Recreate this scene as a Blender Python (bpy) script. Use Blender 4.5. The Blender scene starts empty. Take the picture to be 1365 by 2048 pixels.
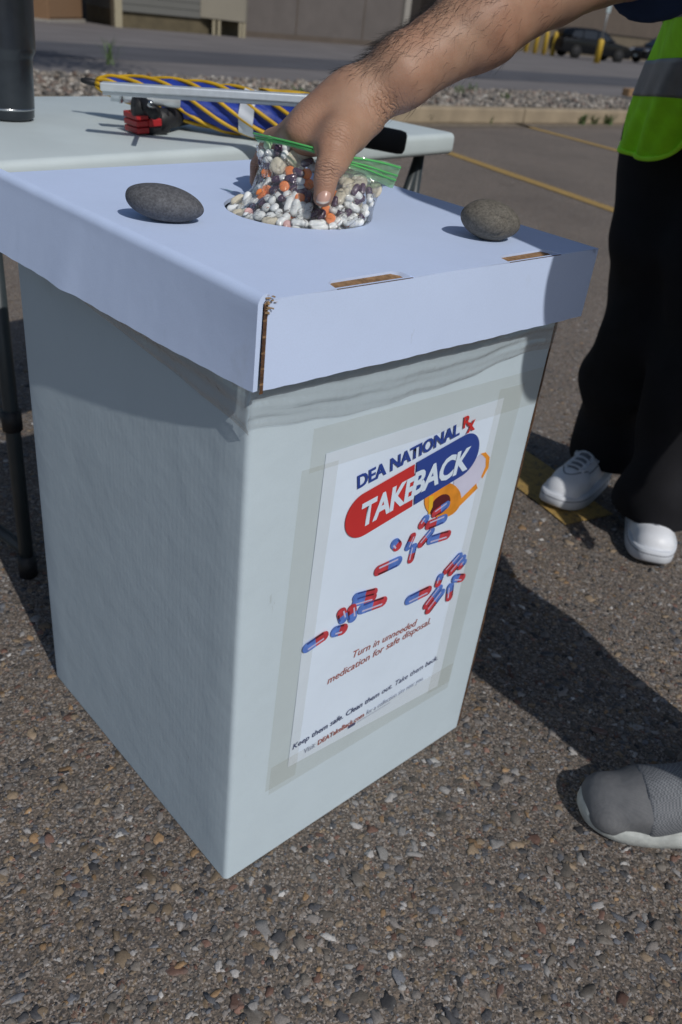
import bpy, bmesh, math, random
import numpy as np
from mathutils import Vector, Matrix
random.seed(7); RNG = np.random.default_rng(7)
D = bpy.data; SC = bpy.context.scene; COL = SC.collection
rad = math.radians

# ------------------------------------------------------------------ camera
CAM_POS = Vector((0.0794, -0.6448, 0.9700)); PITCH, ROLL, FPX = 0.545725, 0.121856, 1687.45
FW = Vector((0, math.cos(PITCH), -math.sin(PITCH)))
_u0 = Vector((0, math.sin(PITCH), math.cos(PITCH))); _r0 = Vector((1, 0, 0))
RT = math.cos(ROLL)*_r0 + math.sin(ROLL)*_u0
UP = -math.sin(ROLL)*_r0 + math.cos(ROLL)*_u0
cam = D.cameras.new('camera'); camo = D.objects.new('camera', cam); COL.objects.link(camo)
M = Matrix((RT, UP, -FW)).transposed().to_4x4(); M.translation = CAM_POS; camo.matrix_world = M
cam.sensor_fit = 'VERTICAL'; cam.sensor_height = 36.0; cam.sensor_width = 24.0
cam.lens = 36.0*FPX/2048; cam.clip_start = 0.02; cam.clip_end = 2000
cam.dof.use_dof = True; cam.dof.focus_distance = 0.82; cam.dof.aperture_fstop = 8.0
SC.camera = camo
SC.render.resolution_x, SC.render.resolution_y = 682, 1024

# ------------------------------------------------------------------ sky, sun, exposure
SUN_EL = rad(44); SUN_H = Vector((0.592, -0.806, 0)).normalized()
TO_SUN = Vector((SUN_H.x*math.cos(SUN_EL), SUN_H.y*math.cos(SUN_EL), math.sin(SUN_EL)))
W = D.worlds.new('World'); SC.world = W; W.use_nodes = True
nt = W.node_tree; bg = nt.nodes['Background']
sky = nt.nodes.new('ShaderNodeTexSky'); sky.sky_type = 'NISHITA'; sky.sun_disc = False
sky.sun_elevation = SUN_EL; sky.sun_rotation = math.atan2(SUN_H.x, SUN_H.y)
nt.links.new(sky.outputs[0], bg.inputs[0]); bg.inputs[1].default_value = 0.082
sl = D.lights.new('sun', 'SUN'); so = D.objects.new('sun', sl); COL.objects.link(so)
sl.energy = 3.2; sl.angle = rad(0.53); sl.color = (1.0, 0.97, 0.925)
so.rotation_euler = (-TO_SUN).to_track_quat('-Z', 'Y').to_euler()
SC.view_settings.view_transform = 'Standard'; SC.view_settings.look = 'None'
SC.view_settings.gamma = 1; SC.view_settings.use_curve_mapping = False
SC.view_settings.exposure = -0.38
SC.render.engine = 'CYCLES'
SC.cycles.use_denoising = True; SC.cycles.max_bounces = 8; SC.cycles.transparent_max_bounces = 24
SC.cycles.caustics_reflective = False; SC.cycles.caustics_refractive = False
SC.cycles.sample_clamp_indirect = 4.0

# ------------------------------------------------------------------ helpers
def rdir(u, v): return FW + RT*((u-682.5)/FPX) + UP*((1024-v)/FPX)
def PD(u, v, d): return CAM_POS + rdir(u, v)*d
def PZ(u, v, z=0.0):
    r = rdir(u, v); return CAM_POS + r*((z-CAM_POS.z)/r.z)
def PY(u, v, y):
    r = rdir(u, v); return CAM_POS + r*((y-CAM_POS.y)/r.y)
def PP(u, v, o, n):
    r = rdir(u, v); return CAM_POS + r*((Vector(o)-CAM_POS).dot(n)/r.dot(n))

def tag(o, label=None, cat=None, group=None, kind=None):
    if label: o['label'] = label
    if cat: o['category'] = cat
    if group: o['group'] = group
    if kind: o['kind'] = kind
    return o
def link(name, me, m=None, parent=None, smooth=False):
    o = D.objects.new(name, me); COL.objects.link(o)
    if m is not None and len(me.materials) == 0:
        for x in (m if isinstance(m, (list, tuple)) else [m]): me.materials.append(x)
    if smooth: me.polygons.foreach_set('use_smooth', [True]*len(me.polygons))
    if parent is not None: o.parent = parent
    return o
def empty(name, loc=(0, 0, 0), rz=0):
    o = D.objects.new(name, None); COL.objects.link(o); o.location = loc; o.rotation_euler.z = rz
    o.empty_display_size = 0.05; return o
def mesh(name, verts, faces):
    me = D.meshes.new(name); me.from_pydata([tuple(v) for v in verts], [], faces); me.update(); return me
def mesh_np(name, V, F, col=None):
    me = D.meshes.new(name); n = len(V); F = np.asarray(F, np.int32); k = F.shape[1]
    me.vertices.add(n); me.vertices.foreach_set('co', np.asarray(V, np.float32).ravel())
    me.loops.add(F.size); me.loops.foreach_set('vertex_index', F.ravel())
    me.polygons.add(len(F)); me.polygons.foreach_set('loop_start', np.arange(0, F.size, k, dtype=np.int32))
    if col is not None:
        a = me.color_attributes.new('Col', 'FLOAT_COLOR', 'POINT')
        c = np.ones((n, 4), np.float32); c[:, :3] = col; a.data.foreach_set('color', c.ravel())
    me.update(calc_edges=True); me.validate(); return me
def bm_mesh(bm, name='m'):
    bmesh.ops.recalc_face_normals(bm, faces=bm.faces)
    me = D.meshes.new(name); bm.to_mesh(me); bm.free(); return me
def bm_box(bm, c, s, rot=None, bevel=0.0, seg=2):
    """box centre c, size s, rot = 3x3/4x4 matrix"""
    r = bmesh.ops.create_cube(bm, size=1.0); vs = r['verts']
    for v in vs: v.co = Vector((v.co.x*s[0], v.co.y*s[1], v.co.z*s[2]))
    if bevel > 0:
        es = list({e for v in vs for e in v.link_edges})
        rr = bmesh.ops.bevel(bm, geom=es, offset=bevel, segments=seg, affect='EDGES', profile=0.5)
        vs = list({v for f in rr['faces'] for v in f.verts} | {v for v in vs if v.is_valid})
    mt = (rot.to_4x4() if rot is not None else Matrix.Identity(4)); mt.translation = Vector(c)
    for v in vs: v.co = mt @ v.co
    return vs
def box_me(c, s, rot=None, bevel=0.0, seg=2, name='box'):
    bm = bmesh.new(); bm_box(bm, c, s, rot, bevel, seg); return bm_mesh(bm, name)
def frame_mat(x, y=None, z=None):
    x = Vector(x).normalized()
    if z is None: z = Vector((0, 0, 1)) if y is None else x.cross(Vector(y))
    z = Vector(z); y = z.cross(x).normalized(); z = x.cross(y)
    return Matrix((x, y, z)).transposed()
def lathe(profile, n=32, closed=False):
    """profile [(r,z)] round z axis"""
    V = []; F = []
    for r, z in profile:
        for i in range(n):
            a = 2*math.pi*i/n; V.append((r*math.cos(a), r*math.sin(a), z))
    for j in range(len(profile)-1):
        for i in range(n):
            F.append((j*n+i, j*n+(i+1) % n, (j+1)*n+(i+1) % n, (j+1)*n+i))
    F.append(tuple(range(n))[::-1]); F.append(tuple(range((len(profile)-1)*n, len(profile)*n)))
    return V, F
def lathe_axis(profile, a, b, n=24):
    """profile [(r, t)] with t in metres along a->b"""
    V, F = lathe(profile, n); z = (Vector(b)-Vector(a)).normalized()
    q = z.to_track_quat('Z', 'Y').to_matrix()
    return [q @ Vector(v)+Vector(a) for v in V], F
def tube(pts, r, n=8, caps=True):
    pts = [Vector(p) for p in pts]; V = []; F = []
    R = r if isinstance(r, (list, tuple)) else [r]*len(pts)
    prev = None
    for i, p in enumerate(pts):
        t = (pts[min(i+1, len(pts)-1)]-pts[max(i-1, 0)]).normalized()
        if prev is None:
            x = t.orthogonal().normalized()
        else:
            x = (prev - t*prev.dot(t)).normalized()
        prev = x; y = t.cross(x)
        for k in range(n):
            a = 2*math.pi*k/n; V.append(p + (x*math.cos(a)+y*math.sin(a))*R[i])
    for i in range(len(pts)-1):
        for k in range(n): F.append((i*n+k, i*n+(k+1) % n, (i+1)*n+(k+1) % n, (i+1)*n+k))
    if caps: F.append(tuple(range(n))[::-1]); F.append(tuple((len(pts)-1)*n+k for k in range(n)))
    return V, F
class MB:
    def __init__(s): s.V = []; s.F = []; s.M = []
    def add(s, vf, mi=0):
        o = len(s.V); s.V += [Vector(v) for v in vf[0]]; s.F += [tuple(i+o for i in f) for f in vf[1]]; s.M += [mi]*len(vf[1])
        return s
    def me(s, name='m'):
        m = mesh(name, s.V, s.F)
        if any(s.M): m.polygons.foreach_set('material_index', s.M)
        return m
def add_mod(o, kind, **kw):
    m = o.modifiers.new(kind.lower(), kind)
    for k, v in kw.items(): setattr(m, k, v)
    return m
def catmull(pts, n=8):
    pts = [Vector(p) for p in pts]; out = []
    for i in range(len(pts)-1):
        p0 = pts[max(i-1, 0)]; p1 = pts[i]; p2 = pts[i+1]; p3 = pts[min(i+2, len(pts)-1)]
        for k in range(n):
            t = k/n
            out.append(0.5*((2*p1)+(p2-p0)*t+(2*p0-5*p1+4*p2-p3)*t*t+(3*p1-p0-3*p2+p3)*t**3))
    out.append(pts[-1]); return out

# ---- signed-distance bodies -> surface nets
def sdf_mesh(prims, h, k=0.012, warp=None, cut=None, smooth=2, R=None):
    """prims: (a,b,ra,rb[,k]) round cones in world space. R: 3x3 numpy, rows = grid axes (world->grid)."""
    Rm = np.eye(3) if R is None else np.array(R, float)
    pr = [(Rm@np.array(q[0], float), Rm@np.array(q[1], float), q[2], q[3], (q[4] if len(q) > 4 else k)) for q in prims]
    rmax = max(max(q[2], q[3]) for q in pr)
    lo = np.min([np.minimum(q[0], q[1])-max(q[2], q[3]) for q in pr], 0)-3*h-0.01
    hi = np.max([np.maximum(q[0], q[1])+max(q[2], q[3]) for q in pr], 0)+3*h+0.01
    n = np.ceil((hi-lo)/h).astype(int)+1
    F = np.full(n, 0.06, np.float32)
    ax = [lo[i]+h*np.arange(n[i]) for i in range(3)]
    for a, b, ra, rb, kk in pr:
        pad = max(ra, rb)+kk+0.06
        l = np.maximum(((np.minimum(a, b)-pad-lo)/h).astype(int), 0); u = np.minimum(((np.maximum(a, b)+pad-lo)/h).astype(int)+2, n)
        X = ax[0][l[0]:u[0], None, None]; Y = ax[1][None, l[1]:u[1], None]; Z = ax[2][None, None, l[2]:u[2]]
        d = b-a; L2 = max(float(d@d), 1e-12)
        t = np.clip(((X-a[0])*d[0]+(Y-a[1])*d[1]+(Z-a[2])*d[2])/L2, 0, 1).astype(np.float32)
        dist = np.sqrt((X-a[0]-t*d[0])**2+(Y-a[1]-t*d[1])**2+(Z-a[2]-t*d[2])**2)-(ra+(rb-ra)*t)
        sub = F[l[0]:u[0], l[1]:u[1], l[2]:u[2]]
        hh = np.clip(0.5+0.5*(sub-dist)/kk, 0, 1)
        F[l[0]:u[0], l[1]:u[1], l[2]:u[2]] = sub*(1-hh)+dist*hh-kk*hh*(1-hh)
    if warp is not None or cut is not None:
        G = np.stack(np.meshgrid(*ax, indexing='ij'), -1)@Rm
        if warp is not None: F = F+warp(G).astype(np.float32)
        if cut is not None: F = np.maximum(F, cut(G).astype(np.float32))
    V, Q = surfnet(F, lo, h)
    V = lap(V, Q, smooth)
    return V@Rm, Q
def surfnet(F, lo, h):
    S = F < 0; nx, ny, nz = F.shape
    corner = [(i, j, k) for i in (0, 1) for j in (0, 1) for k in (0, 1)]
    cs = sum(S[i:nx-1+i, j:ny-1+j, k:nz-1+k].astype(np.int8) for i, j, k in corner)
    act = (cs > 0) & (cs < 8); idx = np.full(act.shape, -1, np.int64); I = np.argwhere(act); idx[act] = np.arange(len(I))
    acc = np.zeros((len(I), 3)); cnt = np.zeros(len(I))
    for a in corner:
        for ax_ in range(3):
            if a[ax_]: continue
            b = list(a); b[ax_] = 1
            fa = F[I[:, 0]+a[0], I[:, 1]+a[1], I[:, 2]+a[2]]; fb = F[I[:, 0]+b[0], I[:, 1]+b[1], I[:, 2]+b[2]]
            m = (fa < 0) != (fb < 0); t = np.where(m, fa/np.where(m, fa-fb, 1), 0)
            p = np.tile(np.array(a, float), (len(I), 1)); p[:, ax_] = t
            acc[m] += p[m]; cnt[m] += 1
    V = lo+h*(I+acc/np.maximum(cnt, 1)[:, None]); Q = []
    for ax_ in range(3):
        o = [x for x in range(3) if x != ax_]
        sl0 = [slice(1, -1)]*3; sl1 = [slice(1, -1)]*3
        sl0[ax_] = slice(0, F.shape[ax_]-1); sl1[ax_] = slice(1, F.shape[ax_])
        A = S[tuple(sl0)]; B = S[tuple(sl1)]; E = np.argwhere(A != B); inside = A[A != B]
        off = np.array([1 if x != ax_ else 0 for x in range(3)]); E = E+off
        def cell(d0, d1):
            c = E.copy(); c[:, o[0]] += d0; c[:, o[1]] += d1; return idx[c[:, 0], c[:, 1], c[:, 2]]
        q = np.stack([cell(-1, -1), cell(0, -1), cell(0, 0), cell(-1, 0)], 1)
        fl = inside if ax_ != 1 else ~inside
        q[~fl] = q[~fl][:, ::-1]; Q.append(q)
    return V, np.concatenate(Q)
def lap(V, Q, it):
    e = np.concatenate([Q[:, [0, 1]], Q[:, [1, 2]], Q[:, [2, 3]], Q[:, [3, 0]]]); n = len(V)
    for s in range(it):
        acc = np.zeros_like(V); cnt = np.bincount(e.ravel(), minlength=n).astype(float)
        for c in range(3):
            acc[:, c] = np.bincount(e[:, 0], V[e[:, 1], c], n)+np.bincount(e[:, 1], V[e[:, 0], c], n)
        V = V+0.5*(acc/np.maximum(cnt, 1)[:, None]-V)
    return V

# ------------------------------------------------------------------ materials
class NT:
    def __init__(s, name):
        s.m = D.materials.new(name); s.m.use_nodes = True; s.t = s.m.node_tree
        s.b = s.t.nodes['Principled BSDF']; s.out = s.t.nodes['Material Output']
    def n(s, kind, **kw):
        x = s.t.nodes.new('ShaderNode'+kind)
        for k, v in kw.items():
            if k.startswith('i_'): x.inputs[k[2:].replace('_', ' ')].default_value = v
            else: setattr(x, k, v)
        return x
    def l(s, a, b): s.t.links.new(a, b)
    def co(s, kind='Object', scale=None):
        c = s.n('TexCoord').outputs[kind]
        if scale:
            mp = s.n('Mapping'); mp.inputs['Scale'].default_value = scale; s.l(c, mp.inputs[0]); c = mp.outputs[0]
        return c
    def noise(s, c, scale, detail=3, rough=0.5):
        x = s.n('TexNoise'); x.inputs['Scale'].default_value = scale; x.inputs['Detail'].default_value = detail
        x.inputs['Roughness'].default_value = rough; s.l(c, x.inputs['Vector']); return x.outputs['Fac']
    def ramp(s, f, stops, interp='LINEAR'):
        r = s.n('ValToRGB'); r.color_ramp.interpolation = interp
        while len(r.color_ramp.elements) < len(stops): r.color_ramp.elements.new(0.5)
        for e, (p, c) in zip(r.color_ramp.elements, stops): e.position = p; e.color = (*c, 1)
        s.l(f, r.inputs[0]); return r.outputs[0]
    def mix(s, f, a, b, mode='MIX'):
        x = s.n('Mix'); x.data_type = 'RGBA'; x.blend_type = mode
        for sock, v in ((x.inputs[0], f), (x.inputs[6], a), (x.inputs[7], b)):
            if hasattr(v, 'is_linked') or hasattr(v, 'links'): s.l(v, sock)
            elif isinstance(v, (int, float)): sock.default_value = v
            else: sock.default_value = (*v, 1)
        return x.outputs[2]
    def math(s, op, a, b=0.0, c=None):
        x = s.n('Math'); x.operation = op
        for i, v in enumerate((a, b, c)):
            if v is None: continue
            if hasattr(v, 'links'): s.l(v, x.inputs[i])
            else: x.inputs[i].default_value = v
        return x.outputs[0]
    def bump(s, hgt, strength=0.3, dist=0.002, prev=None):
        x = s.n('Bump'); x.inputs['Strength'].default_value = strength; x.inputs['Distance'].default_value = dist
        s.l(hgt, x.inputs['Height'])
        if prev is not None: s.l(prev, x.inputs['Normal'])
        s.l(x.outputs[0], s.b.inputs['Normal']); return x.outputs[0]
    def set(s, color=None, rough=0.5, metal=0.0, spec=0.5, **kw):
        if color is not None:
            if hasattr(color, 'links'): s.l(color, s.b.inputs['Base Color'])
            else: s.b.inputs['Base Color'].default_value = (*color, 1)
        if hasattr(rough, 'links'): s.l(rough, s.b.inputs['Roughness'])
        else: s.b.inputs['Roughness'].default_value = rough
        s.b.inputs['Metallic'].default_value = metal; s.b.inputs['Specular IOR Level'].default_value = spec
        for k, v in kw.items(): s.b.inputs[k.replace('_', ' ')].default_value = v
        return s
def simple(name, col, rough=0.5, metal=0.0, spec=0.5, var=0.12, scale=25, bump=0.0, bscale=200, bdist=0.001, coord='Object', **kw):
    s = NT(name); c = s.co(coord)
    f = s.noise(c, scale, 4)
    lo = tuple(x*(1-var) for x in col); hi = tuple(min(1, x*(1+var)) for x in col)
    s.set(s.ramp(f, [(0.3, lo), (0.7, hi)]), rough, metal, spec, **kw)
    if bump: s.bump(s.noise(c, bscale, 3), bump, bdist)
    return s.m

def mat_asphalt():
    s = NT('exposed_aggregate'); c = s.co('Object')
    base = s.ramp(s.noise(c, 260, 4, 0.7), [(0.35, (0.045, 0.040, 0.036)), (0.7, (0.165, 0.145, 0.125))])
    v1 = s.n('TexVoronoi'); v1.inputs['Scale'].default_value = 115; s.l(c, v1.inputs['Vector'])
    pal = [(0.0, (0.056, 0.056, 0.060)), (0.16, (0.208, 0.168, 0.128)), (0.34, (0.144, 0.132, 0.120)), (0.5, (0.256, 0.240, 0.220)),
           (0.62, (0.200, 0.108, 0.072)), (0.7, (0.264, 0.192, 0.108)), (0.8, (0.104, 0.112, 0.124)), (0.92, (0.384, 0.364, 0.336))]
    sep = s.n('SeparateColor'); s.l(v1.outputs['Color'], sep.inputs[0])
    chip = s.ramp(sep.outputs[0], pal, 'CONSTANT')
    edge = s.n('TexVoronoi', feature='DISTANCE_TO_EDGE'); edge.inputs['Scale'].default_value = 115; s.l(c, edge.inputs['Vector'])
    m = s.ramp(edge.outputs['Distance'], [(0.10, (0, 0, 0)), (0.2, (1, 1, 1))])
    keep = s.ramp(sep.outputs[1], [(0.0, (0, 0, 0)), (0.28, (1, 1, 1))], 'CONSTANT')
    f = s.mix(1.0, m, keep, 'MULTIPLY')
    col = s.mix(f, base, chip)
    v2 = s.n('TexVoronoi'); v2.inputs['Scale'].default_value = 420; s.l(c, v2.inputs['Vector'])
    sep2 = s.n('SeparateColor'); s.l(v2.outputs['Color'], sep2.inputs[0])
    col = s.mix(0.58, col, s.ramp(sep2.outputs[0], [(0, (0.048, 0.048, 0.048)), (0.3, (0.128, 0.112, 0.092)), (0.6, (0.216, 0.180, 0.144)), (0.85, (0.368, 0.344, 0.312))], 'CONSTANT'))
    big = s.ramp(s.noise(c, 1.3, 4, 0.6), [(0.3, (0.96, 0.91, 0.90)), (0.7, (1.30, 1.23, 1.20))])
    stn = s.ramp(s.noise(c, 2.6, 6, 0.65), [(0.58, (1, 1, 1)), (0.70, (0.74, 0.73, 0.73))]); big = s.mix(1.0, big, stn, 'MULTIPLY')
    col = s.mix(1.0, col, big, 'MULTIPLY')
    s.set(col, 0.85, spec=0.3)
    b1 = s.bump(edge.outputs['Distance'], 0.5, 0.004); s.bump(s.noise(c, 500, 3, 0.7), 0.6, 0.0012, b1)
    return s.m
def mat_pebble():
    s = NT('aggregate_stone'); c = s.co('Object'); a = s.n('Attribute'); a.attribute_name = 'Col'
    f = s.ramp(s.noise(c, 420, 4, 0.7), [(0.25, (0.62, 0.62, 0.62)), (0.75, (1.3, 1.28, 1.25))])
    s.set(s.mix(1.0, a.outputs['Color'], f, 'MULTIPLY'), 0.7, spec=0.35); s.bump(s.noise(c, 900, 3), 0.35, 0.0006)
    return s.m
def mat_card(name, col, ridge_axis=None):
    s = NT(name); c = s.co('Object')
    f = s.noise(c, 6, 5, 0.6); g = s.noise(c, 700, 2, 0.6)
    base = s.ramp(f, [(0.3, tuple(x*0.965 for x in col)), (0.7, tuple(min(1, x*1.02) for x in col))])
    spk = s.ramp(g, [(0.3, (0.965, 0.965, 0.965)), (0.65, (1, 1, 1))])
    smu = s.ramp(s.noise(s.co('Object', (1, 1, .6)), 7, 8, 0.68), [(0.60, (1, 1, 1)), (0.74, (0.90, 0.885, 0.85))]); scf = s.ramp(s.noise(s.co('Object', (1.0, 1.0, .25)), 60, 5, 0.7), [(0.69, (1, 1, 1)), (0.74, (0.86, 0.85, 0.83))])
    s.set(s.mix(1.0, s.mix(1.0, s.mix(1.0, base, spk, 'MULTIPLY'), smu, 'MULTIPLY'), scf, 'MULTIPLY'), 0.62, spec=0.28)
    b = s.bump(g, 0.18, 0.0006)
    if ridge_axis is not None:
        d = s.n('VectorMath'); d.operation = 'DOT_PRODUCT'; s.l(c, d.inputs[0]); d.inputs[1].default_value = ridge_axis
        w = s.math('SINE', s.math('MULTIPLY', d.outputs['Value'], 2*math.pi/0.0078))
        amp = s.math('MULTIPLY', w, s.math('ADD', s.noise(c, 9, 2), 0.1))
        b = s.bump(amp, 0.05, 0.0005, b)
        b = s.bump(s.noise(c, 9, 4, 0.55), 0.30, 0.008, b)
    else:
        b = s.bump(s.noise(c, 8, 4, 0.5), 0.25, 0.007, b)
    return s.m
def mat_film(name, tint, diff=0.12, rough=0.12, gloss=0.9, wr=60, wd=0.004):
    s = NT(name); c = s.co('Object'); t = s.t
    tr = s.n('BsdfTransparent'); tr.inputs[0].default_value = (*tint, 1)
    gl = s.n('BsdfGlossy'); gl.inputs['Roughness'].default_value = rough
    df = s.n('BsdfTranslucent'); df.inputs[0].default_value = (0.9, 0.92, 0.93, 1)
    d2 = s.n('BsdfDiffuse'); d2.inputs[0].default_value = (min(1, tint[0]*.95), min(1, tint[1]*.95), min(1, tint[2]*.95), 1)
    bp = s.n('Bump'); bp.inputs['Strength'].default_value = 0.7; bp.inputs['Distance'].default_value = wd
    s.l(s.noise(c, wr, 4, 0.55), bp.inputs['Height'])
    for x in (gl, d2): s.l(bp.outputs[0], x.inputs['Normal'])
    ad = s.n('MixShader'); ad.inputs[0].default_value = 0.35; s.l(d2.outputs[0], ad.inputs[1]); s.l(df.outputs[0], ad.inputs[2])
    m1 = s.n('MixShader'); m1.inputs[0].default_value = diff; s.l(tr.outputs[0], m1.inputs[1]); s.l(ad.outputs[0], m1.inputs[2])
    fr = s.n('LayerWeight'); s.l(bp.outputs[0], fr.inputs['Normal']); fz = s.math('ADD', s.math('MULTIPLY', s.math('POWER', fr.outputs['Facing'], 4.0), 0.6), 0.045)
    m2 = s.n('MixShader'); s.l(s.math('MULTIPLY', fz, gloss), m2.inputs[0]); s.l(m1.outputs[0], m2.inputs[1]); s.l(gl.outputs[0], m2.inputs[2])
    s.l(m2.outputs[0], s.out.inputs[0]); return s.m
def mat_skin():
    s = NT('skin'); c = s.co('Object')
    f = s.noise(c, 38, 5, 0.6); g = s.noise(c, 9, 3)
    col = s.ramp(f, [(0.25, (0.275, 0.15, 0.095)), (0.5, (0.365, 0.212, 0.138)), (0.8, (0.44, 0.272, 0.185))])
    col = s.mix(0.35, col, s.ramp(g, [(0.35, (0.37, 0.175, 0.11)), (0.65, (0.43, 0.285, 0.20))]))
    s.set(col, 0.52, spec=0.4); s.b.inputs['Subsurface Weight'].default_value = 0.12
    s.b.inputs['Subsurface Radius'].default_value = (0.010, 0.004, 0.002); s.b.inputs['Subsurface Scale'].default_value = 0.5
    v = s.n('TexVoronoi'); v.inputs['Scale'].default_value = 650; s.l(c, v.inputs['Vector'])
    b = s.bump(v.outputs['Distance'], 0.25, 0.0006)
    s.last = b
    return s
def skin_creases(s, spots):
    """folds across joints: (centre, axis, radius, period, depth) in object space"""
    c = s.co('Object'); wob = s.noise(c, 130, 3); tot = None
    for ce, ax, r_, per, am in spots:
        d = s.n('VectorMath'); d.operation = 'SUBTRACT'; s.l(c, d.inputs[0]); d.inputs[1].default_value = ce
        ln = s.n('VectorMath'); ln.operation = 'LENGTH'; s.l(d.outputs[0], ln.inputs[0])
        dt_ = s.n('VectorMath'); dt_.operation = 'DOT_PRODUCT'; s.l(d.outputs[0], dt_.inputs[0]); dt_.inputs[1].default_value = ax
        g = s.math('ADD', s.math('MULTIPLY', dt_.outputs['Value'], 2*math.pi/per), s.math('MULTIPLY', wob, 9.0))
        w = s.math('POWER', s.math('ABSOLUTE', s.math('SINE', g)), 0.6)
        q_ = s.math('DIVIDE', ln.outputs['Value'], r_); f = s.math('EXPONENT', s.math('MULTIPLY', s.math('MULTIPLY', q_, q_), -1.0))
        t = s.math('MULTIPLY', s.math('MULTIPLY', w, f), am); tot = t if tot is None else s.math('ADD', tot, t)
    s.bump(tot, 0.9, 0.0016, s.last)
    return s.m
def mat_stone(name, a, b):
    s = NT(name); c = s.co('Object'); f = s.noise(c, 130, 6, 0.75); g = s.noise(c, 420, 3, 0.7)
    col = s.ramp(f, [(0.3, a), (0.7, b)])
    pit = s.ramp(g, [(0.36, (0.70, 0.70, 0.70)), (0.5, (1, 1, 1)), (0.72, (1.35, 1.35, 1.35))])
    s.set(s.mix(1.0, col, pit, 'MULTIPLY'), 0.75, spec=0.3)
    b1 = s.bump(g, 0.3, 0.0007); s.bump(s.noise(c, 45, 4), 0.2, 0.002, b1); return s.m
def mat_knit(name, col, col2, sx, sy):
    s = NT(name); c = s.co('Object', (sx, sx, sy)); ck = s.n('TexChecker'); ck.inputs['Scale'].default_value = 1.0
    ck.inputs[1].default_value = (*col, 1); ck.inputs[2].default_value = (*col2, 1); s.l(c, ck.inputs[0])
    o = s.co('Object'); d = s.ramp(s.noise(o, 26, 4), [(0.3, (0.8, 0.8, 0.8)), (0.7, (1.12, 1.12, 1.1))])
    s.set(s.mix(1.0, ck.outputs[0], d, 'MULTIPLY'), 0.9, spec=0.15); s.bump(ck.outputs['Fac'], 0.35, 0.0008); return s.m
def mat_weave(name, c0, c1, axis, period):
    s = NT(name); c = s.co('Object'); d = s.n('VectorMath'); d.operation = 'DOT_PRODUCT'; s.l(c, d.inputs[0]); d.inputs[1].default_value = axis
    e = s.n('VectorMath'); e.operation = 'DOT_PRODUCT'; s.l(c, e.inputs[0]); e.inputs[1].default_value = (axis[1], -axis[0], .4)
    w = s.math('ADD', s.math('SINE', s.math('MULTIPLY', d.outputs['Value'], 6.2832/period)), s.math('MULTIPLY', s.math('SINE', s.math('MULTIPLY', e.outputs['Value'], 6.2832/(period*.7))), .6))
    f = s.math('ADD', s.math('MULTIPLY', w, .22), .5); dirt = s.ramp(s.noise(c, 24, 5, .6), [(.3, (.72, .72, .73)), (.7, (1.15, 1.13, 1.1))])
    s.set(s.mix(1.0, s.mix(f, c0, c1), dirt, 'MULTIPLY'), .92, spec=.12); b = s.bump(w, .14, .0005); b = s.bump(s.noise(c, 1100, 2), .5, .0008, b); s.bump(s.noise(c, 40, 3), .45, .005, b); return s.m
def mat_bands(name, cols, axis, period, rough=0.8, bump=0.0):
    """horizontal courses of colour (siding, corrugation)"""
    s = NT(name); c = s.co('Object'); d = s.n('VectorMath'); d.operation = 'DOT_PRODUCT'; s.l(c, d.inputs[0]); d.inputs[1].default_value = axis
    w = s.math('FRACT', s.math('DIVIDE', d.outputs['Value'], period))
    f = s.noise(c, 1.2, 4)
    col = s.mix(f, cols[0], cols[1])
    s.set(col, rough, spec=0.25); s.bump(w, 0.5, bump or 0.02); return s.m
def mat_paint_line():
    s = NT('worn_yellow_paint'); c = s.co('Object'); f = s.noise(c, 90, 5, 0.75)
    col = s.ramp(f, [(0.36, (0.11, 0.095, 0.075)), (0.48, (0.36, 0.235, 0.075)), (0.75, (0.46, 0.31, 0.10))])
    s.set(col, 0.8, spec=0.25); s.bump(s.noise(c, 300, 3), 0.5, 0.002); return s.m

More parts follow.
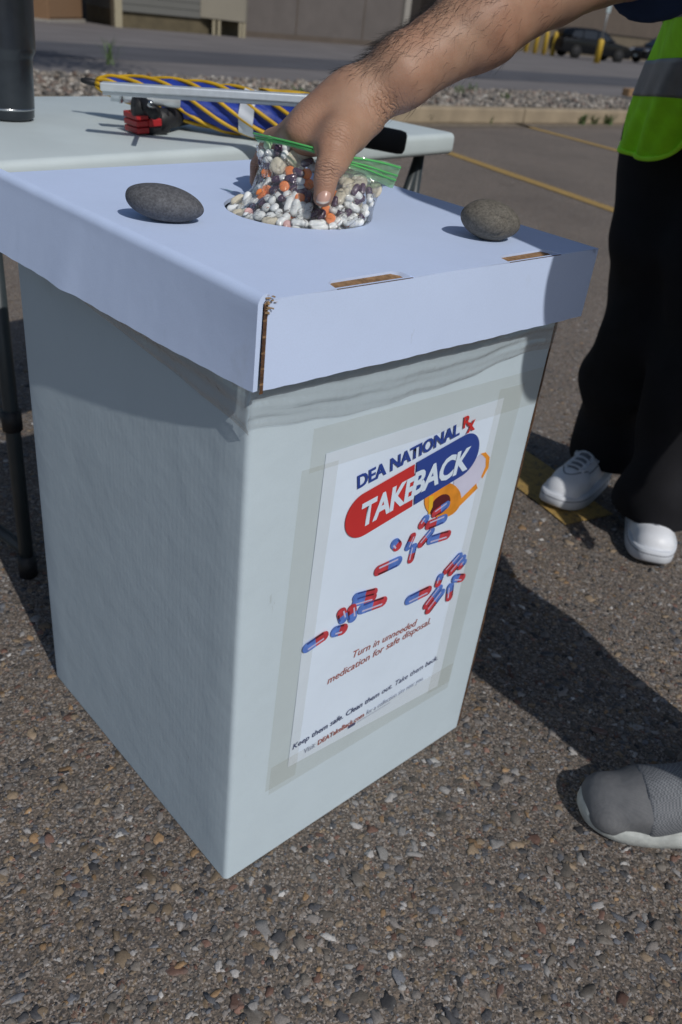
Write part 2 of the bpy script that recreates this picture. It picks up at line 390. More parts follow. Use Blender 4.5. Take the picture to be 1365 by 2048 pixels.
MAT = dict(
    asphalt=mat_asphalt(), pebble=mat_pebble(),
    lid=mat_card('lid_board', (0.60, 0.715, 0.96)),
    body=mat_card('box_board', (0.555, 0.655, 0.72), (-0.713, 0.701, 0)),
    kraft=simple('kraft_edge', (0.25, 0.145, 0.07), 0.9, bump=0.6, bscale=500, var=0.35, scale=180),
    kraft_dark=simple('kraft_core', (0.10, 0.05, 0.025), 0.95, bump=0.6, bscale=500, var=0.4, scale=250),
    paper=simple('poster_paper', (0.71, 0.82, 0.96), 0.40, spec=0.45, var=0.02, scale=9, bump=0.3, bscale=14, bdist=0.006),
    ink_red=simple('red_ink', (0.55, 0.035, 0.035), 0.45, var=0.05), ink_blue=simple('navy_ink', (0.028, 0.062, 0.29), 0.45, var=0.05),
    ink_white=simple('white_ink', (0.68, 0.80, 0.94), 0.45, var=0.02), ink_brick=simple('brick_ink', (0.36, 0.10, 0.075), 0.5, var=0.05),
    ink_grey=simple('grey_ink', (0.28, 0.32, 0.42), 0.5, var=0.05), ink_slate=simple('slate_ink', (0.07, 0.085, 0.17), 0.5, var=0.05),
    cap_red=simple('printed_red', (0.50, 0.05, 0.065), 0.45, var=0.25, scale=90), cap_blue=simple('printed_blue', (0.10, 0.20, 0.58), 0.45, var=0.25, scale=90),
    cap_lite=simple('printed_pale', (0.55, 0.52, 0.72), 0.45, var=0.05), cap_orange=simple('printed_orange', (0.80, 0.30, 0.03), 0.45, var=0.25, scale=30),
    cap_navy=simple('printed_navy', (0.035, 0.07, 0.28), 0.45, var=0.2), cap_maroon=simple('printed_maroon', (0.10, 0.015, 0.02), 0.45, var=0.2), cap_pale=simple('printed_label', (0.62, 0.62, 0.78), 0.45, var=0.08, scale=20),
    tape=mat_film('packing_tape', (0.972, 0.965, 0.945), 0.035, 0.25, 0.5, 40, 0.002),
    liner=mat_film('liner_film', (0.965, 0.975, 0.98), 0.09, 0.14, 2.4, 60, 0.003),
    bag=mat_film('bag_film', (0.985, 0.99, 0.99), 0.045, 0.08, 2.4, 55, 0.018), crinkle=mat_film('bag_crinkle', (0.97, 0.98, 0.98), 0.20, 0.10, 5.0, 80, 0.004),
    zip=mat_film('zip_film', (0.66, 0.94, 0.68), 0.30, 0.15, 1.2, 50, 0.003), zipdark=simple('zip_track', (0.10, 0.46, 0.12), 0.3, var=0.1),
    pill_white=simple('white_tablet', (0.86, 0.88, 0.87), 0.4, var=0.04), pill_cream=simple('cream_tablet', (0.66, 0.60, 0.47), 0.7, var=0.12, scale=300),
    pill_orange=simple('orange_tablet', (0.95, 0.27, 0.07), 0.55, var=0.06), pill_purple=simple('purple_shell', (0.075, 0.035, 0.075), 0.22, var=0.1),
    pill_pink=simple('pink_tablet', (0.72, 0.42, 0.40), 0.5, var=0.06), pill_green=simple('green_tablet', (0.50, 0.68, 0.45), 0.5, var=0.06),
    skin=None, nail=simple('nail', (0.50, 0.30, 0.235), 0.28, spec=0.5, var=0.06, scale=60), hair=simple('dark_hair', (0.016, 0.011, 0.009), 0.6),
    nail_tip=simple('nail_edge', (0.66, 0.56, 0.47), 0.35),
    rock_blue=mat_stone('grey_basalt', (0.07, 0.072, 0.08), (0.13, 0.133, 0.143)), rock_brown=mat_stone('brown_basalt', (0.095, 0.085, 0.07), (0.165, 0.152, 0.128)),
    table=simple('table_plastic', (0.56, 0.63, 0.64), 0.5, var=0.05, scale=9, bump=0.25, bscale=260, bdist=0.0008),
    leg=simple('grey_enamel', (0.035, 0.045, 0.05), 0.4, var=0.1), black=simple('black_plastic', (0.012, 0.012, 0.014), 0.55, var=0.2, bump=0.2, bscale=300),
    foam=simple('black_foam', (0.010, 0.010, 0.011), 0.9, var=0.2, bump=0.4, bscale=600), alu=simple('brushed_aluminium', (0.72, 0.77, 0.80), 0.38, metal=0.55, var=0.06, scale=80),
    redplastic=simple('red_plastic', (0.42, 0.018, 0.022), 0.4, var=0.1), tumbler=simple('gunmetal_coat', (0.055, 0.062, 0.072), 0.32, metal=0.75, var=0.08, scale=60),
    steel=simple('steel', (0.5, 0.52, 0.54), 0.25, metal=1.0, var=0.05), nylon_blue=simple('blue_nylon', (0.014, 0.042, 0.30), 0.55, var=0.2, scale=40, bump=0.3, bscale=60, bdist=0.004),
    nylon_yellow=simple('yellow_nylon', (0.62, 0.37, 0.012), 0.55, var=0.15, scale=40), nylon_white=simple('white_nylon', (0.62, 0.66, 0.72), 0.6, var=0.05),
    vest=simple('lime_mesh', (0.33, 0.82, 0.012), 0.8, var=0.12, scale=30, bump=0.35, bscale=900, bdist=0.0008), piping=simple('lime_binding', (0.42, 0.92, 0.03), 0.7, var=0.08),
    band=simple('reflective_tape', (0.20, 0.22, 0.25), 0.45, metal=0.2, var=0.08, scale=50), tshirt=simple('teal_cotton', (0.010, 0.042, 0.058), 0.9, var=0.2, scale=20, bump=0.3, bscale=500),
    navy=simple('navy_cotton', (0.012, 0.025, 0.062), 0.9, var=0.2, scale=20, bump=0.3, bscale=500),
    trousers=simple('black_twill', (0.010, 0.010, 0.013), 0.85, spec=0.3, var=0.25, scale=14, bump=0.3, bscale=700),
    jeans=simple('denim', (0.03, 0.045, 0.08), 0.9, var=0.25, scale=40), leather=simple('white_leather', (0.78, 0.80, 0.84), 0.45, var=0.03, bump=0.15, bscale=500),
    rubber_white=simple('white_rubber', (0.62, 0.65, 0.70), 0.55, var=0.05), sole_dirty=simple('dirty_sole', (0.44, 0.46, 0.44), 0.75, var=0.22, scale=45, bump=0.4, bscale=160, bdist=0.002),
    sole_line=simple('stitched_line', (0.20, 0.21, 0.24), 0.8), lace=simple('lace', (0.6, 0.63, 0.68), 0.8), knit=mat_weave('grey_knit', (0.15, 0.155, 0.165), (0.168, 0.173, 0.183), (0.55, 1.0, 0.35), .0027),
    rib=mat_knit('ribbed_collar', (0.115, 0.122, 0.135), (0.215, 0.225, 0.245), 400, 400),
    concrete=simple('kerb_concrete', (0.30, 0.24, 0.165), 0.9, var=0.18, scale=4, bump=0.5, bscale=60, bdist=0.006), gravelbed=simple('gravel_bed', (0.15, 0.135, 0.12), 0.95, var=0.3, scale=20, bump=0.6, bscale=30, bdist=0.03),
    street=simple('street_asphalt', (0.175, 0.162, 0.16), 0.9, spec=0.25, var=0.14, scale=0.7, bump=0.4, bscale=60, bdist=0.006), streetdark=simple('resealed_asphalt', (0.095, 0.095, 0.106), 0.85, spec=0.25, var=0.14, scale=0.9, bump=0.4, bscale=60, bdist=0.006),
    gravel=mat_pebble(), line=mat_paint_line(), weed=simple('weed_leaf', (0.075, 0.13, 0.035), 0.7, var=0.3),
    stucco=simple('taupe_stucco', (0.125, 0.11, 0.103), 0.92, var=0.08, scale=2, bump=0.4, bscale=30, bdist=0.01), stucco2=simple('brown_stucco', (0.105, 0.083, 0.067), 0.92, var=0.08, scale=2, bump=0.4, bscale=30, bdist=0.01),
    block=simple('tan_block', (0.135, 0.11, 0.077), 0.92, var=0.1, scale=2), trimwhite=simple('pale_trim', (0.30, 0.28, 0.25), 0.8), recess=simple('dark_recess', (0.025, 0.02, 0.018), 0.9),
    trailer=mat_bands('corrugated_siding', ((0.135, 0.135, 0.125), (0.16, 0.16, 0.15)), (0, 0, 1), 0.16), cream=simple('cream_panel', (0.27, 0.245, 0.195), 0.8, var=0.06, scale=1),
    skirt=simple('timber_skirt', (0.105, 0.085, 0.05), 0.9, var=0.2, scale=3), woodpost=simple('pale_post', (0.33, 0.29, 0.2), 0.85), terracotta=simple('tan_cabinet', (0.22, 0.13, 0.07), 0.85, var=0.08),
    carpaint=simple('black_car_paint', (0.004, 0.005, 0.007), 0.22, spec=0.3, var=0.05, Coat_Weight=0.15), glass_dark=simple('tinted_glass', (0.010, 0.016, 0.024), 0.08, spec=0.6), lens=simple('lamp_lens', (0.7, 0.72, 0.75), 0.08, metal=0.9),
    tyre=simple('tyre_rubber', (0.012, 0.012, 0.012), 0.85), bollard=simple('bollard_yellow', (0.52, 0.34, 0.035), 0.55, var=0.12, scale=6), galv=simple('galvanised', (0.33, 0.35, 0.36), 0.45, metal=0.6),
    signback=simple('sign_sheet', (0.42, 0.50, 0.52), 0.4, metal=0.2), bark=simple('bark', (0.07, 0.05, 0.035), 0.95, var=0.3, bump=0.8, bscale=40, bdist=0.01), leaf=simple('leaf', (0.05, 0.09, 0.03), 0.65, var=0.35, scale=3),
    stick=simple('timber_block', (0.26, 0.16, 0.085), 0.9, var=0.15),
)

SKIN = mat_skin(); MAT['skin'] = SKIN.m
# ================================================================== SETTING
E1 = Vector((0.7195, 0.6945, 0)); E2 = Vector((-0.6945, 0.7195, 0))     # along the kerb / away from it
K0, K1, G1 = 5.72, 5.87, 8.26                                            # kerb face, kerb back, street edge (metres along E2)
SLOPE = 0.027
def ST(a, b, z=0.0): return E1*a + E2*b + Vector((0, 0, z))
def street_z(p): return -SLOPE*max(0.0, p.dot(E2)-G1)
def PG(u, v):
    """point on the sloping street under pixel"""
    n = Vector((0, 0, 1)) + E2*SLOPE; o = ST(0, G1, 0.0)
    return PP(u, v, o, n)
def quad_obj(name, pts, m, kind='structure', parent=None):
    o = link(name, mesh(name, pts, [tuple(range(len(pts)))]), m, parent); tag(o, kind=kind); return o
# parking lot, as a sheet
quad_obj('parking_lot', [ST(-90, -90), ST(150, -90), ST(150, K0-0.002), ST(-90, K0-0.002)], MAT['asphalt'])
# street slopes gently away to the horizon
far = 700
quad_obj('street', [ST(-700, G1+0.001, 0.0), ST(900, G1+0.001, 0.0), ST(900, G1+far, -SLOPE*far), ST(-700, G1+far, -SLOPE*far)], MAT['street'])
# a darker resealed lane along the far half of the street
def street_strip(name, b0, b1, a0, a1, m, dz=0.004):
    return quad_obj(name, [ST(a0, b0, -SLOPE*(b0-G1)+dz), ST(a1, b0, -SLOPE*(b0-G1)+dz), ST(a1, b1, -SLOPE*(b1-G1)+dz), ST(a0, b1, -SLOPE*(b1-G1)+dz)], m)
# gravel bed top sheet
GZ = 0.13
quad_obj('gravel_bed', [ST(-60, K1-0.01, GZ), ST(60, K1-0.01, GZ), ST(60, G1, GZ*0.3), ST(-60, G1, GZ*0.3)], MAT['gravelbed'])
# kerb: concrete lengths with joints
kb = empty('kerb', ST(0, K0)); tag(kb, kind='structure')
seg_me = None
for i in range(-3, 7):
    c = ST(i*3.05, (K0+K1)/2, 0.075) - kb.location
    if seg_me is None:
        seg_me = box_me((0, 0, 0), (3.04, 0.165, 0.15), frame_mat(E1), 0.02, 2)
    o = link('kerb_stone', seg_me, MAT['concrete'], kb); o.location = c
# gutter strip of pale grit in front of kerb
quad_obj('gutter', [ST(-50, K0-0.22, 0.004), ST(50, K0-0.22, 0.004), ST(50, K0, 0.004), ST(-50, K0, 0.004)], simple('gutter_grit', (0.17, 0.14, 0.105), 0.95, var=0.25, scale=12))

# painted lines
def line_strip(a, b, w, z=0.004):
    a, b = Vector(a), Vector(b); a.z = b.z = z; d = (b-a).normalized(); n = Vector((-d.y, d.x, 0))*w/2
    k = 24; V = []; F = []
    for i in range(k+1):
        p = a.lerp(b, i/k); j1, j2 = random.uniform(-.008, .008), random.uniform(-.008, .008)
        V += [p+n*(1+j1*8), p-n*(1+j2*8)]
    for i in range(k): F.append((2*i, 2*i+1, 2*i+3, 2*i+2))
    return mesh('parking_line', V, F)
la, lb = PZ(872, 297), PZ(1228, 421)
ld = (lb-la).normalized()
for a, b, w in ((la-ld*1.2, lb+ld*3.0, 0.115), (PZ(1040, 250)-ld*0.5, PZ(1240, 300)+ld*4, 0.11), (PZ(1170, 1030)-ld*1.9, PZ(1150, 1020)+ld*0.05, 0.15)):
    tag(link('parking_line', line_strip(a, b, w), MAT['line']), kind='structure')

# -------------------------------------------------- exposed stones in the near asphalt (too many to count)
def icosa(sub):
    bm = bmesh.new(); bmesh.ops.create_icosphere(bm, subdivisions=sub, radius=1.0)
    V = np.array([v.co[:] for v in bm.verts]); F = np.array([[v.index for v in f.verts] for f in bm.faces]); bm.free(); return V, F
def scatter_stones(name, pos, size, pal, pw, m, flat=(0.35, 0.6), sink=0.55, label=None, sub_big=None, rims=False):
    Vs, Fs, Cs = [], [], []; off = 0
    base = [icosa(1), icosa(2)]
    n = len(pos); big = size > (sub_big or 1e9)
    for which in (0, 1):
        I = np.where(big == bool(which))[0]
        if len(I) == 0: continue
        bv, bf = base[which]; k = len(bv); c = len(I)
        v = np.repeat(bv[None], c, 0)
        v = v*(1+RNG.uniform(-.42, .34, (c, k, 1)))
        sc = np.stack([RNG.uniform(.75, 1.35, c), RNG.uniform(.55, .95, c), RNG.uniform(flat[0], flat[1], c)], 1)*size[I][:, None]*0.5
        v = v*sc[:, None, :]
        tx = RNG.normal(0, .22, c); cz, szn = np.cos(tx)[:, None], np.sin(tx)[:, None]
        y, z = v[:, :, 1]*cz-v[:, :, 2]*szn, v[:, :, 1]*szn+v[:, :, 2]*cz; v[:, :, 1], v[:, :, 2] = y, z
        a = RNG.uniform(0, 2*np.pi, c); ca, sa = np.cos(a)[:, None], np.sin(a)[:, None]
        x, y = v[:, :, 0]*ca-v[:, :, 1]*sa, v[:, :, 0]*sa+v[:, :, 1]*ca
        v = np.stack([x+pos[I, 0][:, None], y+pos[I, 1][:, None], v[:, :, 2]+pos[I, 2][:, None]-(sc[:, 2]*(1-2*(1-sink)))[:, None]*0.6], 2)
        ci = RNG.choice(len(pal), c, p=pw); col = np.array(pal)[ci]*RNG.uniform(.55, 1.6, (c, 1))
        Vs.append(v.reshape(-1, 3)); Fs.append((bf[None]+(np.arange(c)*k)[:, None, None]).reshape(-1, 3)+off); cv = np.repeat(col[:, None], k, 1); rim = (RNG.uniform(0, 1, (c, 1, 1)) < .5)*np.exp(-((bv[None, :, 2:3]-.15)/.28)**2)*RNG.uniform(.1, 1.0, (c, k, 1))*(.75 if rims else 0)
        cv = cv*(1-rim)+np.array([.34, .335, .33])*rim; Cs.append(cv.reshape(-1, 3)); off += c*k
    o = link(name, mesh_np(name, np.concatenate(Vs), np.concatenate(Fs), np.concatenate(Cs)), m); tag(o, label, None, None, 'stuff'); return o
PAL = [(.055, .055, .06), (.135, .12, .105), (.17, .155, .145), (.19, .145, .10), (.155, .09, .07), (.26, .25, .245), (.115, .12, .135), (.24, .155, .085), (.38, .37, .36)]
PWT = np.array([.13, .22, .19, .14, .07, .08, .12, .025, .025]); PWT /= PWT.sum()
P0 = []
S0 = []
for (x0, x1, y0, y1, n) in ((-0.75, 0.95, -0.30, 0.75, 38000), (-1.0, 1.3, 0.75, 1.6, 22000), (-0.6, 1.9, 1.6, 2.6, 12000)):
    P0.append(np.stack([RNG.uniform(x0, x1, n), RNG.uniform(y0, y1, n), np.zeros(n)], 1)); S0.append(np.clip(RNG.lognormal(math.log(.0054), .50, n), .0026, .025))
P0 = np.concatenate(P0); S0 = np.concatenate(S0)
# keep the stones out from under the cardboard box
BN = Vector((-0.0095, 0.0200, 0)); A = Vector((-0.71335, 0.70081, 0)); B = Vector((0.70081, 0.71335, 0)); WA, WB, HB = 0.4674, 0.4516, 0.745
ra = (P0[:, 0]-BN.x)*A.x+(P0[:, 1]-BN.y)*A.y; rb = (P0[:, 0]-BN.x)*B.x+(P0[:, 1]-BN.y)*B.y
ok = ~((ra > -.004) & (ra < WA+.004) & (rb > -.004) & (rb < WB+.004)); P0, S0 = P0[ok], S0[ok]
scatter_stones('aggregate_stones', P0, S0, PAL, PWT, MAT['pebble'], (0.20, 0.42), 0.68, 'small coloured stones set in the worn asphalt', sub_big=.0078, rims=True)
# gravel island
n = 19000; aa = RNG.uniform(-7, 12, n); bb = RNG.uniform(K1+.02, G1+.08, n)
gp = np.stack([aa*E1.x+bb*E2.x, aa*E1.y+bb*E2.y, GZ-(GZ*.7)*(bb-K1)/(G1-K1)+RNG.uniform(0, .02, n)], 1)
GPAL = [(.24, .21, .18), (.17, .155, .14), (.30, .27, .24), (.20, .15, .125), (.12, .115, .11), (.36, .34, .31)]
scatter_stones('gravel', gp, np.clip(RNG.lognormal(math.log(.036), .4, n), .015, .09), GPAL, [.25, .2, .2, .12, .13, .1], MAT['gravel'], (.5, .8), 0.3, 'loose grey and tan gravel filling the island behind the kerb')

# weeds along the kerb foot and in the gravel
def weed_me(seed, h=0.12, n=22):
    r = random.Random(seed); mb = MB()
    for i in range(n):
        a = r.uniform(0, 6.283); L = h*r.uniform(.4, 1); x0 = Vector((r.uniform(-.05, .05), r.uniform(-.03, .03), 0)); d = Vector((math.cos(a), math.sin(a), 0))
        p = [x0, x0+d*L*.25+Vector((0, 0, L*.6)), x0+d*L*.7+Vector((0, 0, L*.85))]; w = Vector((-d.y, d.x, 0))*0.006
        mb.add(([p[0]-w*.6, p[0]+w*.6, p[1]+w, p[1]-w, p[2]], [(0, 1, 2, 3), (3, 2, 4)]))
    return mb.me('weed')
weeds = [(850, 246, 0), (1160, 249, 0), (1185, 249, 0), (1215, 250, 0), (975, 247, 0), (920, 185, GZ), (1010, 200, GZ), (600, 190, GZ), (222, 130, .06), (945, 180, GZ)]
wl = ['tuft of green weeds at the kerb foot left of the others', 'low weed tuft in front of the kerb near the vest hem', 'green weed clump between two others along the kerb foot', 'weed tuft at the kerb foot closest to the green vest',
      'small sprig of weeds at the kerb foot below the forearm', 'green weed growing in the gravel below the forearm', 'weed in the gravel nearest to the kerb', 'weed in the gravel behind the hand', 'tall thin weed at the street edge beside the tree shadow', 'weed in the gravel between two other weeds']
for i, (u, v, z) in enumerate(weeds):
    o = link('weed', weed_me(i, 0.34 if i == 8 else (0.16 if i in (1, 2, 3) else 0.11), 34 if i in (1, 2, 3) else 20), MAT['weed']); o.location = PZ(u, v, z)
    tag(o, wl[i], 'weed', 'weeds along the kerb and gravel')
blk = link('timber_block', box_me((0, 0, 0), (0.34, 0.13, 0.11), frame_mat(E1), 0.012), MAT['stick']); blk.location = PZ(1262, 191, 0.1)+Vector((0, 0, .045))
tag(blk, 'weathered brown block lying at the far corner of the gravel', 'block')

# -------------------------------------------------- buildings across the street
def wall_frame(u0, v0, u1, v1):
    p, q = PG(u0, v0), PG(u1, v1); x = (q-p); x.z = 0; L = x.length; x.normalize(); y = Vector((-x.y, x.x, 0))    # y points away from camera
    return p, x, y, L
def slab(parent, name, p, x, y, a0, a1, z0, z1, d0, d1, m, bevel=0.0):
    c = p + x*((a0+a1)/2) + y*((d0+d1)/2) + Vector((0, 0, (z0+z1)/2)) - parent.location
    return link(name, box_me(c, (abs(a1-a0), abs(d1-d0), z1-z0), frame_mat(x, y), bevel), m, parent)
p, x, y, L = wall_frame(500, 74, 805, 97)
b1 = empty('building', p); tag(b1, 'taupe stucco building across the street behind the hand', 'building')
slab(b1, 'wall', p, x, y, -3.0, L-.25, -1.5, 5.5, 0, 9, MAT['stucco'])
slab(b1, 'pilaster', p, x, y, L-.247, L+.06, -1.5, 5.6, -.12, 9, MAT['trimwhite'])
for a_ in (-1.2, 1.9, 5.0): slab(b1, 'wall_joint', p, x, y, a_, a_+.05, .17, 5.49, -.012, -.001, MAT['stucco2'])
slab(b1, 'base_course', p, x, y, -3.0, L-.25, -1.5, .16, -.04, -.002, MAT['stucco2'])
slab(b1, 'parapet', p, x, y, -3.1, L+.16, 5.502, 5.8, -.18, 9.1, MAT['trimwhite'])
p2, x2, y2, L2 = wall_frame(870, 86, 1250, 119)
b2 = empty('building', p2); tag(b2, 'brown building with a tan block base behind the black car', 'building')
slab(b2, 'wall', p2, x2, y2, -.4, L2+22, 1.52, 7, .06, 10, MAT['stucco2'])
slab(b2, 'base_wall', p2, x2, y2, -.4, L2+22, -1.5, 1.45, 0, 10, MAT['block'])
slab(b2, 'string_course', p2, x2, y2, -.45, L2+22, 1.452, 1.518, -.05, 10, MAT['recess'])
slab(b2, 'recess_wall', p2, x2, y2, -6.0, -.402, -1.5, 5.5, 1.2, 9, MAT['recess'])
# portable cabin on the left
p3, x3, y3, L3 = wall_frame(236, 54, 420, 69)
t1 = empty('portable_cabin', p3); tag(t1, 'grey corrugated portable cabin with a brown skirt across the street', 'cabin')
slab(t1, 'siding', p3, x3, y3, .12, L3+1.0, .40, 3.2, 0, 3, MAT['trailer'])
slab(t1, 'skirt', p3, x3, y3, .12, L3+1.0, -1.0, .398, .08, 2.9, MAT['skirt'])
slab(t1, 'corner_post', p3, x3, y3, -.10, .118, -1.0, 3.2, -.06, .25, MAT['woodpost'])
for i in range(14): slab(t1, 'siding_board', p3, x3, y3, .13, L3+.98, .41+i*.19, .41+i*.19+.172, -.016, -.001, MAT['trailer'])
p4, x4, y4, L4 = wall_frame(408, 66, 500, 75)
y4b = y4
t2 = empty('storage_box', p4-y4*1.2); p4 = p4-y4*1.2; tag(t2, 'cream storage box on short posts beside the portable cabin', 'box')
slab(t2, 'panel', p4, x4, y4, 0, L4*.93, .45, 3.0, 0, 1.1, MAT['cream'], .01)
for a in (.25*L4, .36*L4, .80*L4, .88*L4): slab(t2, 'post', p4, x4, y4, a, a+.09, -1.2, .449, .03, .13, MAT['woodpost'])
p5, x5, y5, L5 = wall_frame(98, 44, 166, 46)
t3 = empty('utility_cabinet', p5); tag(t3, 'tan utility cabinet standing at the far street edge behind the tumbler', 'cabinet')
slab(t3, 'cabinet_body', p5, x5, y5, 0, L5, -.8, 2.4, 0, 1.0, MAT['terracotta'], .02)
slab(t3, 'cabinet_door', p5, x5, y5, .06, L5-.06, .1, 2.2, -.025, -.001, MAT['terracotta'], .01)
slab(t3, 'base', p5, x5, y5, -.05, L5+.05, -.9, .06, -.06, 1.05, MAT['trimwhite'])
p6, x6, y6, L6 = wall_frame(60, 40, 236, 50)
t4 = empty('shed', p6); p6 = p6 + y6*1.6; tag(t4, 'dim grey shed with a dark window behind the tan cabinet', 'shed')
slab(t4, 'wall', p6, x6, y6, -8, L6-.1, -1.0, 3.4, 0, 3.5, MAT['stucco'])
slab(t4, 'window', p6, x6, y6, L6*.62, L6*.82, .75, 1.8, -.03, -.002, MAT['recess'])
slab(t4, 'window_sill', p6, x6, y6, L6*.6, L6*.84, .66, .748, -.08, -.002, MAT['trimwhite'])

# street lane bands
band = PG(600, 118).dot(E2); band2 = PG(1000, 140).dot(E2)
street_strip('resealed_lane', G1+3.0, G1+6.4, -120, 160, MAT['streetdark'])

# -------------------------------------------------- vehicles, bollards, sign
def car_build(name, label, group):
    root = empty(name); tag(root, label, 'car', group)
    L, Wd = 4.55, 1.82
    # side profile (x forward, z up)
    low = [(-2.27, .42), (-2.25, .80), (-2.18, .98), (-1.2, 1.02), (0.75, 1.0), (1.1, .98), (1.9, .86), (2.2, .72), (2.28, .50), (2.2, .26), (-2.2, .28)]
    bm = bmesh.new()
    def ext(poly, w, inset=None):
        vs1 = [bm.verts.new((a, w/2-(inset(b) if inset else 0), b)) for a, b in poly]; vs2 = [bm.verts.new((a, -w/2+(inset(b) if inset else 0), b)) for a, b in poly]
        bm.faces.new(vs1); bm.faces.new(vs2[::-1]); k = len(poly)
        for i in range(k): bm.faces.new((vs1[i], vs2[i], vs2[(i+1) % k], vs1[(i+1) % k]))
    ext(low, Wd, lambda z: .10 if z > .9 else (.02 if z > .5 else .06))
    bmesh.ops.recalc_face_normals(bm, faces=bm.faces)
    bmesh.ops.bevel(bm, geom=list(bm.edges), offset=.06, segments=3, affect='EDGES', profile=.6, clamp_overlap=True)
    body = link('body', bm_mesh(bm), MAT['carpaint'], root, True)
    bm = bmesh.new(); cab = [(-2.12, .97), (-1.85, 1.42), (-1.2, 1.53), (-.2, 1.55), (.35, 1.46), (1.15, .97)]
    ext(cab, 1.62, lambda z: max(0, (z-.97)*.38))
    bmesh.ops.recalc_face_normals(bm, faces=bm.faces); bmesh.ops.bevel(bm, geom=list(bm.edges), offset=.05, segments=3, affect='EDGES', clamp_overlap=True)
    link('cabin', bm_mesh(bm), MAT['carpaint'], root, True)
    for sgn in (1, -1):
        for pl in ([(.95, 1.03), (.38, 1.40), (.0, 1.45), (-.05, 1.04)], [(-.13, 1.04), (-.10, 1.45), (-.95, 1.45), (-1.0, 1.04)], [(-1.08, 1.04), (-1.04, 1.44), (-1.6, 1.36), (-1.75, 1.08)]):
            V = [(a, sgn*(.81-max(0, (z-.97)*.38)+.012), z) for a, z in pl]
            link('side_window', mesh('w', V+[(a, b_-sgn*.01, z) for a, b_, z in V], [(0, 1, 2, 3), (4, 7, 6, 5)]+[(i, 4+i, 4+(i+1) % 4, (i+1) % 4) for i in range(4)]), MAT['glass_dark'], root)
        h = link('headlight', box_me((2.08, sgn*.66, .74), (.26, .34, .13), None, .04), MAT['lens'], root, True)
        link('wing_mirror', box_me((.72, sgn*.98, 1.05), (.14, .2, .13), None, .04), MAT['carpaint'], root, True)
        for xw in (1.42, -1.35):
            pr = [(.20, -.11), (.32, -.11), (.345, -.07), (.345, .07), (.32, .11), (.20, .11)]
            t = link('wheel', mesh('w', *lathe_axis([(r, z+.11) for r, z in pr], (xw, sgn*.81-.11*1, .345), (xw, sgn*.81+.11, .345), 28)), MAT['tyre'], root, True)
            V, F = lathe_axis([(.03, 0), (.12, .02), (.215, .0), (.21, -.03)], (xw, sgn*.925, .345), (xw, sgn*1.0, .345), 20)
            link('rim', mesh('r', V, F), MAT['black'], t, True)
    V = [(1.12, -.70, 1.0), (1.12, .70, 1.0), (.40, .60, 1.455), (.40, -.60, 1.455)]
    link('windscreen', mesh('ws', [(a+.03, b_, c+.02) for a, b_, c in V]+V, [(0, 1, 2, 3), (4, 7, 6, 5)]+[(i, 4+i, 4+(i+1) % 4, (i+1) % 4) for i in range(4)]), MAT['glass_dark'], root)
    link('grille', box_me((2.26, 0, .56), (.06, .9, .2), None, .02), MAT['black'], root)
    link('number_plate', box_me((2.30, 0, .42), (.02, .3, .14), None, .004), MAT['signback'], root)
    return root
def copy_tree(o, parent=None):
    c = o.copy(); COL.objects.link(c)
    if parent is not None: c.parent = parent
    for ch in list(o.children): copy_tree(ch, c)
    return c
cp = PG(1176, 119)
car = car_build('parked_car', 'black SUV parked facing right behind the signpost, headlights catching the sun', 'cars parked across the street')
car.location = (cp.x, cp.y, street_z(cp)); car.rotation_euler.z = math.atan2(x2.y, x2.x)-0.42
car.scale = (.96,)*3
cp2 = PG(1322, 131); car2 = copy_tree(car); car2.location = (cp2.x, cp2.y, street_z(cp2)); car2['label'] = 'dark car half hidden behind the green vest'; car2.rotation_euler.z = math.atan2(x2.y, x2.x)+2.9
bol_V, bol_F = lathe([(.11, -.15), (.11, .92), (.095, .98), (.05, 1.02), (.01, 1.03)], 16)
bol_me = mesh('bollard', bol_V, bol_F)
names = ['yellow bollard nearest to the forearm, first of the row', 'second yellow bollard from the forearm', 'yellow bollard in the middle of the row', 'yellow bollard second from the black SUV', 'yellow bollard right beside the rear of the black SUV']
for i, (u, v) in enumerate([(1032, 102), (1051, 104), (1069, 107), (1087, 109), (1104, 112)]):
    g = PG(u, v); o = link('bollard', bol_me, MAT['bollard'], None, True); o.location = (g.x, g.y, street_z(g)); o.scale = (1.1, 1.1, 1.15); tag(o, names[i], 'bollard', 'yellow bollards along the building')
g = PG(1193, 126)
sp = empty('sign_post', (g.x, g.y, street_z(g))); tag(sp, 'galvanised signpost with a small sign set in a yellow bollard before the SUV', 'sign')
link('bollard_base', bol_me, MAT['bollard'], sp, True).scale = (1.35, 1.35, .98)
link('post', mesh('p', *lathe([(.035, .9), (.035, 2.42)], 12)), MAT['galv'], sp, True)
link('sign_plate', box_me((0, -.05, 2.3), (.30, .012, .46), frame_mat(x2, y2), .02), MAT['signback'], sp)

# -------------------------------------------------- tree on the gravel island (behind the tumbler), crown above the frame
tb = PZ(34, 172, 0.06)
tree = empty('shade_tree', tb); tag(tree, 'tree rooted in the gravel behind the tumbler, shading the street', 'tree')
tr = random.Random(3)
mb = MB(); cc = Vector((1.05, .35, 4.3))
mb.add(tube(catmull([(0, 0, -.1), (.03, .02, .8), (.1, -.02, 1.7), (.3, .1, 2.6), (.6, .2, 3.4)], 5), [.085-.0022*i for i in range(21)], 10))
for i in range(9):
    a = i*2.4; e = cc+Vector((math.cos(a)*tr.uniform(.6, 1.5), math.sin(a)*tr.uniform(.6, 1.3), tr.uniform(-.6, .8))); s0 = Vector((.15+.04*i, .05, 2.0+.12*i))
    mb.add(tube(catmull([s0, s0.lerp(e, .5)+Vector((0, 0, .2)), e], 4), [.035-.003*k for k in range(9)], 6))
link('trunk', mb.me('trunk'), MAT['bark'], tree, True)
